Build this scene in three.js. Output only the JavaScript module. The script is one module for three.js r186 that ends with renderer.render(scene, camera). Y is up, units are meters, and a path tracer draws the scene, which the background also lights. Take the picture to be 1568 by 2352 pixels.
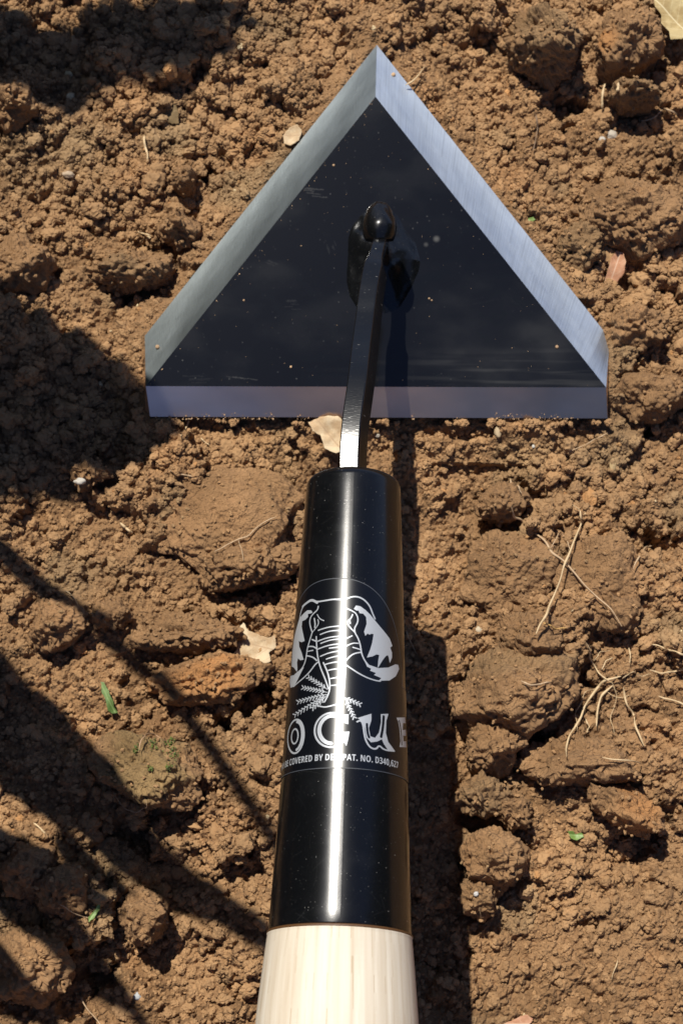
import * as THREE from 'three';
import { mergeGeometries, mergeVertices } from 'three/addons/utils/BufferGeometryUtils.js';

// ---------------------------------------------------------------- camera, sky, sun, exposure
const W = 682, H = 1024;
const scene = new THREE.Scene();
const TILT = 9.5 * Math.PI / 180, DIST = 0.79, FOV = 28;
const camera = new THREE.PerspectiveCamera(FOV, W / H, 0.02, 400);
camera.position.set(0, DIST * Math.cos(TILT), DIST * Math.sin(TILT));
camera.lookAt(0, 0, 0);
camera.focus = 0.70; camera.userData.focus = 0.70; camera.userData.fStop = 22;
const SUN = new THREE.Vector3(-0.2, 0.866, -0.46).normalize();
const EXPOSURE = 1.1, SUN_I = 5;
{
  const w = 256, h = 128, a = new Float32Array(w * h * 4);
  for (let j = 0; j < h; j++) for (let i = 0; i < w; i++) {
    const el = (j + 0.5) / h * Math.PI - Math.PI / 2, az = ((i + 0.5) / w - 0.5) * 2 * Math.PI;
    const d = new THREE.Vector3(Math.cos(el) * Math.cos(az), Math.sin(el), Math.cos(el) * Math.sin(az));
    const e = Math.max(el, 0) * 180 / Math.PI, hz = Math.exp(-e / 24), c = Math.max(d.dot(SUN), 0);
    const glow = 0.10 * Math.pow(c, 10) + 0.35 * Math.pow(c, 90);
    const k = (j * w + i) * 4;
    a[k] = 0.010 + 0.36 * hz + glow; a[k + 1] = 0.042 + 0.46 * hz + glow * 0.97; a[k + 2] = 0.165 + 0.64 * hz + glow * 0.9; a[k + 3] = 1;
    if (el < 0) { a[k] = 0.10; a[k + 1] = 0.085; a[k + 2] = 0.06; }
  }
  const t = new THREE.DataTexture(a, w, h, THREE.RGBAFormat, THREE.FloatType);
  t.mapping = THREE.EquirectangularReflectionMapping; t.magFilter = THREE.LinearFilter; t.minFilter = THREE.LinearFilter; t.needsUpdate = true;
  scene.background = t; scene.environment = t;
}
const sun = new THREE.DirectionalLight(new THREE.Color(1, 0.95, 0.86), SUN_I);
sun.position.copy(SUN).multiplyScalar(4); sun.castShadow = true; sun.shadow.radius = 1; sun.shadow.mapSize.set(4096, 4096);
Object.assign(sun.shadow.camera, { left: -1.2, right: 1.2, top: 1.2, bottom: -1.2, near: 0.5, far: 12 });
scene.add(sun, sun.target);
const renderer = new THREE.WebGLRenderer({ antialias: true });
renderer.setSize(W, H);
renderer.toneMapping = THREE.LinearToneMapping; renderer.toneMappingExposure = EXPOSURE;
renderer.shadowMap.enabled = true;

// ---------------------------------------------------------------- helpers
function rng(seed) { let s = seed >>> 0; return () => { s = (s + 0x6D2B79F5) >>> 0; let t = Math.imul(s ^ (s >>> 15), 1 | s); t = (t + Math.imul(t ^ (t >>> 7), 61 | t)) ^ t; return ((t ^ (t >>> 14)) >>> 0) / 4294967296; }; }
const R = rng(7);
const hash3 = (x, y, z) => { let h = Math.imul(x | 0, 374761393) ^ Math.imul(y | 0, 668265263) ^ Math.imul(z | 0, 2147483647 - 1442695041); h = Math.imul(h ^ (h >>> 13), 1274126177); h ^= h >>> 16; return (h >>> 0) / 4294967296; };
const sm = (t) => t * t * (3 - 2 * t), lerp = (a, b, t) => a + (b - a) * t, clamp = (x, a, b) => Math.min(Math.max(x, a), b);
const step = (a, b, x) => sm(clamp((x - a) / (b - a), 0, 1));
function noise(x, y, z = 0) {                       // value noise, -1 .. 1
  const X = Math.floor(x), Y = Math.floor(y), Z = Math.floor(z), u = sm(x - X), v = sm(y - Y), w = sm(z - Z);
  const l = (dz) => lerp(lerp(hash3(X, Y, Z + dz), hash3(X + 1, Y, Z + dz), u), lerp(hash3(X, Y + 1, Z + dz), hash3(X + 1, Y + 1, Z + dz), u), v);
  return 2 * lerp(l(0), l(1), w) - 1;
}
function fbm(x, y, z, oct) { let s = 0, a = 0.5, f = 1; for (let i = 0; i < oct; i++) { s += a * noise(x * f + 17.3 * i, y * f - 9.1 * i, z * f + 3.7 * i); a *= 0.5; f *= 2.03; } return s; }
function worley(x, y, z) {                          // distance to the nearest of scattered points
  const X = Math.floor(x), Y = Math.floor(y), Z = Math.floor(z); let m = 9;
  for (let i = -1; i < 2; i++) for (let j = -1; j < 2; j++) for (let k = -1; k < 2; k++) {
    const a = X + i, b = Y + j, c = Z + k, dx = a + hash3(a, b, c) - x, dy = b + hash3(a + 57, b, c) - y, dz = c + hash3(a, b + 91, c) - z;
    m = Math.min(m, dx * dx + dy * dy + dz * dz);
  }
  return Math.sqrt(m);
}
// Measured positions on the photograph (1568 wide) turned into metres on a level plane at height y.
camera.updateMatrixWorld(true);
const AX = new THREE.Vector3(), AY = new THREE.Vector3(), AZ = new THREE.Vector3(); camera.matrixWorld.extractBasis(AX, AY, AZ);
const TH = Math.tan(FOV / 2 * Math.PI / 180);
function at(px, py, y = 0) {
  const d = AZ.clone().negate().addScaledVector(AX, (px - 784) / 1176 * TH).addScaledVector(AY, (1176 - py) / 1176 * TH);
  return camera.position.clone().addScaledVector(d, (y - camera.position.y) / d.y);
}
const MM = DIST * TH / 1176;                        // metres per measured pixel near the soil
const used = {};
const numbered = (n) => { const k = used[n] = (used[n] ?? -1) + 1; return k ? n + '_' + String(k).padStart(3, '0') : n; };
function tag(o, label, category, group, kind) { o.userData = { ...o.userData, ...(label && { label }), ...(category && { category }), ...(group && { group }), ...(kind && { kind }) }; return o; }
function mesh(name, geo, mat, parent = scene) {
  const m = new THREE.Mesh(geo, mat); m.name = parent === scene ? numbered(name) : name; m.castShadow = m.receiveShadow = true; parent.add(m); return m;
}
function base(name, p) { const g = new THREE.Group(); g.name = numbered(name); g.position.copy(p); scene.add(g); return g; }
function dataTex(n, f, srgb = false, m = n) {
  const a = new Uint8Array(n * m * 4);
  for (let j = 0; j < m; j++) for (let i = 0; i < n; i++) { const c = f(i, j), k = (j * n + i) * 4; a[k] = clamp(c[0], 0, 1) * 255; a[k + 1] = clamp(c[1], 0, 1) * 255; a[k + 2] = clamp(c[2], 0, 1) * 255; a[k + 3] = 255; }
  const t = new THREE.DataTexture(a, n, m); t.wrapS = t.wrapT = THREE.RepeatWrapping; t.magFilter = THREE.LinearFilter; t.minFilter = THREE.LinearFilter;
  if (srgb) t.colorSpace = THREE.SRGBColorSpace; t.needsUpdate = true; return t;
}
function tileNoise(n, cells, seed, oct = 4) {        // a tiling fbm as an n x n array, 0 .. 1
  const a = new Float32Array(n * n);
  for (let o = 0, amp = 0.5, c = cells; o < oct && c <= n; o++, amp *= 0.55, c *= 2) for (let j = 0; j < n; j++) for (let i = 0; i < n; i++) {
    const x = i / n * c, y = j / n * c, X = Math.floor(x), Y = Math.floor(y), u = sm(x - X), v = sm(y - Y), h = (p, q) => hash3(((p % c) + c) % c, ((q % c) + c) % c, seed + o * 31);
    a[j * n + i] += amp * (lerp(lerp(h(X, Y), h(X + 1, Y), u), lerp(h(X, Y + 1), h(X + 1, Y + 1), u), v) - 0.5);
  }
  for (let i = 0; i < a.length; i++) a[i] = clamp(0.5 + a[i] * 1.1, 0, 1);
  return a;
}

// ---------------------------------------------------------------- soil materials
const SN = 512, sn1 = tileNoise(SN, 24, 3, 5), sn2 = tileNoise(SN, 6, 9, 5), sn3 = tileNoise(SN, 110, 21, 3);
const soilBump = dataTex(SN, (i, j) => { const k = j * SN + i, v = 0.45 * sn1[k] + 0.55 * sn3[k]; return [v, v, v]; });
const soilTint = dataTex(SN, (i, j) => {              // mineral colour: warm brown, with paler and greyer grains
  const k = j * SN + i, a = sn2[k] - 0.5, b = sn3[k] - 0.5, q = hash3(i >> 1, j >> 1, 5);
  let r = 0.86 + 0.22 * a + 0.16 * b, g = 0.84 + 0.24 * a + 0.17 * b, bl = 0.82 + 0.28 * a + 0.18 * b;
  if (q > 0.9985) { r = g = bl = 1; }
  return [r, g, bl];
}, true);
soilBump.repeat.set(16, 16); soilTint.repeat.set(9, 9);   // uv are metres
const soilMat = new THREE.MeshStandardMaterial({ color: 0xffffff, vertexColors: true, map: soilTint, roughness: 0.97, bumpMap: soilBump, bumpScale: 0.0016 });
const crumbBump = soilBump.clone(); crumbBump.repeat.set(2, 2); crumbBump.needsUpdate = true;
const SOIL = [0.340, 0.199, 0.093];                  // linear base colour of the dry topsoil
const crumbMat = new THREE.MeshStandardMaterial({ color: new THREE.Color().setRGB(...SOIL), roughness: 0.97, flatShading: true });

// ---------------------------------------------------------------- the ground: one sheet, fine where the picture looks
const X0 = -0.19, X1 = 0.19, Z0 = -0.255, Z1 = 0.235, CELL = 0.00056;
const NX = Math.round((X1 - X0) / CELL) + 1, NZ = Math.round((Z1 - Z0) / CELL) + 1;
const HF = new Float32Array(NX * NZ);
// blade outline (outer edge) on the soil, in metres
const BLOW = 0.0055, BTOP = 0.0125;
const P = { A: at(865, 103, BLOW), L1: at(333, 771, BLOW), L3: at(333, 942, BLOW), L4: at(345, 957, BLOW), R3: at(1394, 961, BLOW), R1: at(1397, 805, BLOW), R0: at(1384, 758, BLOW) };
const OUT = [P.A, P.L1, P.L3, P.L4, P.R3, P.R1, P.R0].map((p) => [p.x, p.z]);
function bladeDist(x, z) {                            // signed distance: below zero inside
  let d = 9, inside = false;
  for (let i = 0, j = OUT.length - 1; i < OUT.length; j = i++) {
    const [ax, az] = OUT[i], [bx, bz] = OUT[j], ex = bx - ax, ez = bz - az, t = clamp(((x - ax) * ex + (z - az) * ez) / (ex * ex + ez * ez), 0, 1);
    d = Math.min(d, Math.hypot(x - ax - ex * t, z - az - ez * t));
    if ((az > z) !== (bz > z) && x < (bx - ax) * (z - az) / (bz - az) + ax) inside = !inside;
  }
  return inside ? -d : d;
}
const sample = (A, x, z) => {
  const u = clamp((x - X0) / CELL, 0, NX - 1.001), v = clamp((z - Z0) / CELL, 0, NZ - 1.001), i = u | 0, j = v | 0, k = j * NX + i, a = u - i, b = v - j;
  return lerp(lerp(A[k], A[k + 1], a), lerp(A[k + NX], A[k + NX + 1], a), b);
};
function splat(A, cx, cz, r, flat, sink, seed, stretch = 1, turn = 0, rough = 0.28) {
  const reach = r * 1.35 * Math.max(1, stretch), i0 = Math.max(0, Math.ceil((cx - reach - X0) / CELL)), i1 = Math.min(NX - 1, Math.floor((cx + reach - X0) / CELL)), j0 = Math.max(0, Math.ceil((cz - reach - Z0) / CELL)), j1 = Math.min(NZ - 1, Math.floor((cz + reach - Z0) / CELL));
  const b = sample(A, cx, cz) - sink * r, c = Math.cos(turn), s = Math.sin(turn), f = 1.6 / r, big = r > 0.0014;
  const cut = []; for (let k = 0; k < 5; k++) { const a = hash3(seed, k, 11) * 6.283, m = 0.25 + 0.75 * hash3(seed, k, 12); cut.push([Math.cos(a) * m, Math.sin(a) * m, 0.62 + 0.3 * hash3(seed, k, 13)]); }
  for (let j = j0; j <= j1; j++) for (let i = i0; i <= i1; i++) {
    const x = X0 + i * CELL - cx, z = Z0 + j * CELL - cz, u = (x * c + z * s) / (r * stretch), v = (-x * s + z * c) / r;
    const d = Math.hypot(u, v) * (1 + rough * noise(x * f + seed * 7.7, z * f - seed * 3.1)) ;
    if (d >= 1) continue;
    let t = Math.pow(1 - d * d * d, 0.42); for (const [p, q, o] of cut) t = Math.min(t, o - 0.85 * (u * p + v * q) + 0.1 * t);
    if (big) t += 0.22 * noise(x * 4.3 * f / 1.6 + seed, z * 4.3 * f / 1.6) + 0.14 * noise(x * 9 * f / 1.6, z * 9 * f / 1.6 + seed);
    const h = b + r * flat * t;
    const k = j * NX + i; if (h > A[k]) A[k] = h;
  }
}
function pit(px, py, rpx, depth, stretch = 1, turn = 0) {
  const p = at(px, py), r = rpx * MM, reach = r * 2 * stretch, c = Math.cos(turn), s = Math.sin(turn);
  for (let j = Math.max(0, Math.ceil((p.z - reach - Z0) / CELL)); j <= Math.min(NZ - 1, (p.z + reach - Z0) / CELL); j++) for (let i = Math.max(0, Math.ceil((p.x - reach - X0) / CELL)); i <= Math.min(NX - 1, (p.x + reach - X0) / CELL); i++) {
    const x = X0 + i * CELL - p.x, z = Z0 + j * CELL - p.z, d = Math.hypot((x * c + z * s) / (r * stretch), (-x * s + z * c) / r) * (1 + 0.25 * noise(x * 190, z * 190, px));
    HF[j * NX + i] -= depth * (1 - step(0.55, 1.25, d));
  }
}
// how crumbly the soil is at a place: 1 loose crumb (upper left), 0 compact (lower right)
const loose = (x, z) => clamp(0.55 - 0.9 * x - 1.6 * z + 0.55 * noise(x * 22 + 4, z * 22), 0.26, 1);
const low = (x, z) => 0.0042 * noise(x * 14 + 5, z * 14 - 3) + 0.0032 * noise(x * 37, z * 37 + 8) + 0.0016 * noise(x * 85, z * 85);
for (let j = 0; j < NZ; j++) for (let i = 0; i < NX; i++) { const x = X0 + i * CELL, z = Z0 + j * CELL; HF[j * NX + i] = 1.3 * low(x, z) - 0.009; }
const PITS = [[1290, 250, 55, .016, 1.2, 0], [1446, 278, 42, .013], [1420, 636, 36, .012, 1.6, 1.5], [610, 1352, 34, .013, 3, -0.15], [590, 1630, 60, .016, 1.5, -0.5], [520, 1690, 50, .012], [1460, 960, 34, .012, 2, 0], [1350, 900, 40, .010],
  [1180, 1705, 50, .014, 2, .2], [1290, 1725, 44, .016, 1.5, -.2], [1345, 1545, 34, .011, 1.6, 0], [1480, 1930, 50, .012, 1.7, -.6], [1090, 1880, 26, .01, 1.4, 0], [120, 740, 40, .008], [215, 470, 34, .010, 1.4, -.3], [330, 540, 30, .008, 1.6, -.4], [300, 660, 36, .009, 1.7, -.2], [480, 390, 30, .009], [620, 215, 34, .01],
  [1530, 1230, 46, .012, 1.4, 0], [1340, 1270, 22, .008, 1.6, 1.2], [1160, 1425, 34, .009], [110, 640, 34, .008, 1.5, -.4], [540, 1440, 26, .009, 2, 0], [370, 2150, 34, .008, 2, -.1], [220, 2250, 44, .01], [1330, 860, 30, .008, 2, .3], [1160, 330, 26, .008], [1000, 200, 30, .008], [1480, 1660, 40, .009], [1400, 2130, 30, .006, 2, 0], [1060, 2200, 26, .006, 2, 0], [300, 1930, 40, .01, 1.6, .2]];
for (const p of PITS) pit(...p);
{
  const q = rng(11);
  const rand = (n, r0, r1, pw, flat, sink, want, rough) => {
    for (let k = 0; k < n; k++) {
      const x = lerp(X0, X1, q()), z = lerp(Z0, Z1, q()), r = r0 * Math.pow(r1 / r0, Math.pow(q(), pw)), w = q(), turn = q() * 6.3, st = 1 + 0.7 * q();
      if (w > want(x, z)) continue;
      if (bladeDist(x, z) < -r) continue;
      splat(HF, x, z, r, flat * (0.8 + 0.5 * w), sink, k + n, st, turn, rough);
    }
  };
  rand(150, .008, .018, 1.4, .72, .2, () => 1, .42);
  rand(2100, .0036, .0085, 1.7, .95, .35, (x, z) => 0.35 + 0.65 * loose(x, z), .42);
  rand(13000, .0015, .0042, 1.6, 1.15, .3, (x, z) => 0.14 + 0.86 * loose(x, z), .42);
  rand(16000, .0009, .0016, 1, 1.1, .25, (x, z) => 0.45 + 0.55 * loose(x, z), .36);
}
for (let j = 0; j < NZ; j++) for (let i = 0; i < NX; i++) {
  const x = X0 + i * CELL, z = Z0 + j * CELL, d = bladeDist(x, z), k = j * NX + i;
  const pore = step(-0.2, 0.5, noise(x * 70 + 3, z * 70)); HF[k] += 0.0008 * noise(x * 330, z * 330) + 0.0006 * noise(x * 700, z * 700) + 0.0008 * noise(x * 1050, z * 1050, 6) - pore * 0.0011 * step(0.55, 0.2, worley(x * 430, 0.5, z * 430) );
  if (d > -0.003 && d < 0.016) { const gap = step(0.3, 0.6, noise(x * 55 + 9, z * 55)), f = lerp(0.0048, -0.005, step(0, 0.016, d)) - 0.006 * gap + 0.0014 * noise(x * 320, z * 320, 5) + 0.0009 * noise(x * 800, z * 800, 2); if (f > HF[k]) HF[k] = f; }
  if (d < 0.014) { const back = z > P.R3.z - 0.0003 && x > P.L4.x && x < P.R3.x ? 0.0022 * step(-0.3, 0.5, noise(x * 60, 7)) : 0; const cap = d < 0.0006 ? 0.0045 : 0.0045 + back + 0.011 * sm(clamp((d - 0.0006) / 0.0134, 0, 1)) + 0.0008; if (HF[k] > cap) HF[k] = cap + (HF[k] - cap) * 0.08; if (d < 0.0006) HF[k] = Math.min(HF[k], 0.0048); }
}
const far = (x, z) => low(x, z) - 0.003 + 0.008 * fbm(x * 30, z * 30, 2, 5) + 0.009 * (0.55 - worley(x * 45, 0.5, z * 45)) + 0.004 * (0.5 - worley(x * 130, 0.5, z * 130)) + 0.31 * step(0.75, 1.15, z) * (1 - step(1.5, 3.5, z)) * (1 - step(0.6, 2.2, Math.abs(x)));
const edge = (x, z) => step(0, 0.02, Math.min(x - X0, X1 - x, z - Z0, Z1 - z));
function lines(a, b, n, reach) {
  const mid = Array.from({ length: n }, (_, i) => a + i * CELL), lo = [], hi = [];
  for (let w = CELL * 1.6, s = 0; s < reach; w = Math.min(w * 1.09, 8)) { s += w; lo.unshift(a - s); hi.push(mid[n - 1] + s); }
  return [[...lo, ...mid, ...hi], lo.length];
}
const [GX, ox] = lines(X0, X1, NX, 60), [GZ, oz] = lines(Z0, Z1, NZ, 60);
const soilColor = (x, y, z, out, o) => {             // moisture, humus, iron and lichen tones of the topsoil
  const a = noise(x * 30 + 7, z * 30, 1), b = noise(x * 95, z * 95, 4), c = noise(x * 46 - 11, z * 46 + 2, 8), g = step(0.35, 0.75, c), w = step(0.45, 0.8, noise(x * 60 + 31, z * 60, 3));
  const l = 1 + 0.10 * a + 0.10 * b;
  out[o] = SOIL[0] * l * lerp(1, 0.88, g) * lerp(1, 1.08, w); out[o + 1] = SOIL[1] * l * lerp(1, 0.96, g) * lerp(1, 1.04, w); out[o + 2] = SOIL[2] * l * lerp(1, 1.02, g);
};
const HT = HF.slice();                               // the ground with the clods on it, for what lies on top
{
  const nx = GX.length, nz = GZ.length, pos = new Float32Array(nx * nz * 3), col = new Float32Array(nx * nz * 3), uv = new Float32Array(nx * nz * 2), idx = new Uint32Array((nx - 1) * (nz - 1) * 6);
  for (let j = 0; j < nz; j++) for (let i = 0; i < nx; i++) {
    const x = GX[i], z = GZ[j], k = j * nx + i, ii = i - ox, jj = j - oz, on = ii >= 0 && ii < NX && jj >= 0 && jj < NZ;
    const y = on ? lerp(far(x, z), HF[jj * NX + ii], edge(x, z)) : far(x, z);
    pos[k * 3] = x; pos[k * 3 + 1] = y; pos[k * 3 + 2] = z; uv[k * 2] = x; uv[k * 2 + 1] = z; soilColor(x, y, z, col, k * 3);
  }
  let t = 0;
  for (let j = 0; j < nz - 1; j++) for (let i = 0; i < nx - 1; i++) { const k = j * nx + i; idx[t++] = k; idx[t++] = k + nx; idx[t++] = k + 1; idx[t++] = k + 1; idx[t++] = k + nx; idx[t++] = k + nx + 1; }
  const g = new THREE.BufferGeometry();
  g.setAttribute('position', new THREE.BufferAttribute(pos, 3)); g.setAttribute('color', new THREE.BufferAttribute(col, 3)); g.setAttribute('uv', new THREE.BufferAttribute(uv, 2)); g.setIndex(new THREE.BufferAttribute(idx, 1));
  g.computeVertexNormals();
  tag(mesh('ground', g, soilMat), 'loose crumbly brown garden soil all round the hoe', 'soil', null, 'structure');
}

// ---------------------------------------------------------------- clods that can be told apart
function clodGeometry(rx, ry, rz, seed, detail, rough, tint) {
  let g = new THREE.IcosahedronGeometry(1, detail); g.deleteAttribute('uv'); g.deleteAttribute('normal'); g = mergeVertices(g, 1e-5);
  const p = g.attributes.position, col = new Float32Array(p.count * 3), uv = new Float32Array(p.count * 2), m = (rx + ry + rz) / 3, q = rng(seed * 91 + 5);
  const planes = Array.from({ length: 9 }, () => { const a = q() * 6.283, e = q() * 1.9 - 0.75, c = Math.cos(e); return [Math.cos(a) * c, Math.sin(e), Math.sin(a) * c, 0.70 + 0.22 * q()]; });
  for (let i = 0; i < p.count; i++) {
    let x = p.getX(i), y = p.getY(i), z = p.getZ(i), r = 1;
    for (const [a, b, c, d] of planes) { const t = a * x + b * y + c * z; if (t > 0.05) r = Math.min(r, lerp(d / t, 1, 0.12)); }
    r *= 1 + 0.36 * fbm(x * 1.7 + seed, y * 1.7, z * 1.7, 3);
    const X = x * rx * r, Y = y * ry * r, Z = z * rz * r;
    const k1 = 1 / 0.0048, k2 = 1 / 0.0021, k3 = 1 / 0.0046, patch = step(-0.25, 0.35, noise(x * 2 + seed * 3, y * 2, z * 2));
    const d = 0.78 * rough * (lerp(0.25, 1, patch) * (0.0019 * (0.55 - worley(X * k1 + seed, Y * k1, Z * k1)) * 2 + 0.0017 * (0.55 - worley(X * k2, Y * k2 + seed, Z * k2)) * 2) - 0.0024 * step(0.42, 0.12, worley(X * k3 + 40, Y * k3, Z * k3)) + 0.0013 * fbm(X * 420, Y * 420, Z * 420, 2));
    const n = Math.hypot(x / rx, y / ry, z / rz) || 1;
    p.setXYZ(i, X + x / rx / n * d, Y + y / ry / n * d, Z + z / rz / n * d);
    const a = 1 + 0.1 * noise(X * 150, Y * 150, Z * 150) + 0.08 * fbm(X * 60 + seed, Y * 60, Z * 60, 2), [tr, tg, tb, amt] = tint, w = amt < 0 ? -amt : amt * step(0.0, 0.5, noise(X * 55 + seed * 2.3, Y * 55, Z * 55) + (tr > 1.4 ? -0.12 : 0.2));
    col[i * 3] = SOIL[0] * a * lerp(1, tr, w); col[i * 3 + 1] = SOIL[1] * a * lerp(1, tg, w); col[i * 3 + 2] = SOIL[2] * a * lerp(1, tb, w);
    uv[i * 2] = X + Y * 0.6; uv[i * 2 + 1] = Z + Y * 0.7;
  }
  g.setAttribute('color', new THREE.BufferAttribute(col, 3)); g.setAttribute('uv', new THREE.BufferAttribute(uv, 2)); g.computeVertexNormals();
  return g;
}
const PLAIN = [1, 1, 1, 0], GREY = [0.82, 0.93, 1.0, 0.55], ORANGE = [1.55, 1.28, 0.95, 0.7], PALE = [1.22, 1.2, 1.2, 0.6], MOSS = [0.8, 1.0, 0.9, 0.6];
const CLODS = [ // x, y, half width, half depth (measured px), height mm, turn, tint, roughness, label
  [1178, 1600, 150, 108, 17, 0.15, GREY, 1.0, 'big grey-brown clod with a dry straw standing on its upper rim, right of the ferrule'],
  [1215, 1470, 70, 60, 10, 0, GREY, .8, 'flat greyish clod above the big grey-brown clod, under the long straw'],
  [505, 1185, 190, 125, 9, -0.1, PALE, .45, 'broad smooth slab of soil left of the ferrule tip'],
  [560, 1290, 120, 62, 13, 0.25, PLAIN, .9, 'rough lower lip of the broad slab above the dark crevice'],
  [1455, 490, 125, 92, 15, 0.2, PLAIN, .9, 'large brown clod at the right edge beside the blade, halfway down its right silver edge'],
  [1332, 562, 72, 56, 9, 0.6, GREY, 1.1, 'crumbly clod between the right silver edge and the pinkish leaf scrap'],
  [1460, 745, 74, 56, 12, 0.1, PALE, .9, 'oval clod touching the right corner of the blade'],
  [1495, 895, 84, 60, 9, 0.05, PLAIN, .6, 'flat clod right of the lower blade corner'],
  [1440, 95, 82, 82, 17, 0.1, ORANGE, .9, 'clod with an orange stain at the top right, beside the big dry leaf'],
  [1245, 92, 84, 84, 21, 0.3, GREY, 1.3, 'tall rough clod at the top overhanging a dark hollow'],
  [1455, 212, 58, 30, 13, 0, GREY, .9, 'small oblong clod with a straw flake on it below the orange stained clod'],
  [470, 1560, 135, 56, 11, 0.15, ORANGE, .9, 'long clod with an orange tip left of the label, below the torn cream leaf'],
  [430, 1455, 120, 42, 11, 0.1, PLAIN, 1.0, 'rounded clod left of the torn cream leaf'],
  [345, 1770, 118, 82, 14, -0.2, MOSS, .8, 'clod with green moss at lower left'],
  [1340, 1755, 125, 56, 14, -0.05, PLAIN, .9, 'wide clod in a row of clods at lower right'],
  [1440, 1855, 105, 42, 13, -0.55, ORANGE, .7, 'slanted clod with an orange end at lower right'],
  [1140, 1715, 66, 62, 13, 0.3, PLAIN, 1.0, 'knobbly clod under the big grey-brown clod, against the handle shadow'],
  [1110, 1830, 62, 46, 11, -0.2, GREY, .9, 'greyish clod beside the handle shadow, third from the bottom of its line'],
  [1140, 1982, 68, 76, 12, 0.4, PALE, .9, 'upright clod beside the handle shadow, second from the bottom of its line'],
  [1100, 2065, 44, 48, 11, 0, GREY, .9, 'lowest clod beside the handle shadow, with a pale glint'],
  [1180, 1862, 36, 46, 10, 0.3, PLAIN, .9, 'narrow clod wedged between the greyish clod and the wide clod'],
  [325, 2105, 62, 58, 13, 0.2, PLAIN, .7, 'angular clod at lower left below the shadow band, right of a green shoot'],
  [62, 2215, 95, 82, 15, 0.3, PLAIN, .9, 'large clod in the bottom left corner crossed by a shadow edge'],
  [300, 612, 86, 46, 12, 0.1, GREY, 1.0, 'greyish clod at left beside the middle of the left silver edge'],
  [200, 1085, 44, 34, 12, 0, ORANGE, 1.1, 'small sunlit clod inside the dark shadow patch at left'],
  [40, 605, 80, 70, 12, 0.2, PLAIN, .7, 'clod cut by the left picture edge above the shadow patch'],
  [25, 240, 60, 62, 14, 0.1, PLAIN, 1.0, 'clod at the left edge below the top shadow'],
  [400, 175, 0, 0, 0, 0, PLAIN, 1, ''],
  [1385, 1320, 92, 105, 7, 0.1, PALE, .4, 'smooth flat slab at right crossed by a brown root'],
  [1160, 1150, 60, 42, 9, 0.2, PLAIN, .9, 'small clod below the blade, right of the handle shadow'],
  [1180, 1310, 105, 92, 8, 0.4, PLAIN, .8, 'low broad clod right of the ferrule, left of the crossing straws'],
  [418, 404, 34, 32, 10, 0.2, PLAIN, .6, 'little square clod below the upright straw piece at upper left'],
  [405, 520, 52, 40, 11, -0.3, PLAIN, 1, 'lumpy clod between the left edge and the left silver edge, above the greyish clod'],
  [255, 1410, 44, 36, 10, 0.3, PLAIN, 1, 'round clod under the smooth slab at left, on the thin shadow stripe'],
  [130, 1430, 74, 52, 11, 0.5, PALE, .8, 'sloping clod between two shadow stripes at left'],
  [1420, 1395, 60, 52, 8, 0, PLAIN, .8, 'clod below the smooth flat slab, left of the curled root'],
  [60, 2000, 66, 60, 14, .2, GREY, .8, 'shaded clod at the left edge above the bottom corner clod'],
  [150, 2050, 56, 66, 13, -.2, PLAIN, .8, 'shaded upright clod left of the green shoot'],
].filter((c) => c[2]);
function raise(A, o) {                                // write a clod's upper side into a height map
  const p = o.geometry.attributes.position, v = new THREE.Vector3(); o.updateMatrixWorld();
  for (let i = 0; i < p.count; i++) {
    v.fromBufferAttribute(p, i).applyMatrix4(o.matrixWorld); const u = Math.round((v.x - X0) / CELL), w = Math.round((v.z - Z0) / CELL);
    for (let b = -1; b < 2; b++) for (let a = -1; a < 2; a++) { const i2 = u + a, j2 = w + b; if (i2 >= 0 && j2 >= 0 && i2 < NX && j2 < NZ && v.y > A[j2 * NX + i2]) A[j2 * NX + i2] = v.y; }
  }
}
CLODS.forEach(([px, py, ax, az, hmm, turn, tint, rough, label], n) => {
  const h = hmm / 1000 * 1.3, g = clodGeometry(ax * MM * 1.06, h, az * MM * 1.06, n + 1, ax > 100 ? 54 : ax > 60 ? 40 : 28, rough, tint);
  let p = at(px, py, 0.006), s = 0, c = 0;
  for (let a = 0; a < 12; a++) for (const f of [0.3, 0.6]) { s += sample(HF, p.x + Math.cos(a) * f * ax * MM, p.z + Math.sin(a) * f * az * MM); c++; }
  const o = mesh('soil_clod', g, soilMat); o.position.set(p.x, Math.max(-0.003, s / c) + 0.08 * h, p.z); o.rotation.y = turn;
  if (bladeDist(p.x, p.z) < 0.03) o.position.y = Math.min(o.position.y, 0.001);
  tag(o, label, 'clod', 'clods of soil that stand out round the hoe');
  raise(HT, o);
});
for (const A of [HT]) for (let j = 0; j < NZ; j++) for (let i = 0; i < NX; i++) if (bladeDist(X0 + i * CELL, Z0 + j * CELL) < 0) A[j * NX + i] = HF[j * NX + i];

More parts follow.
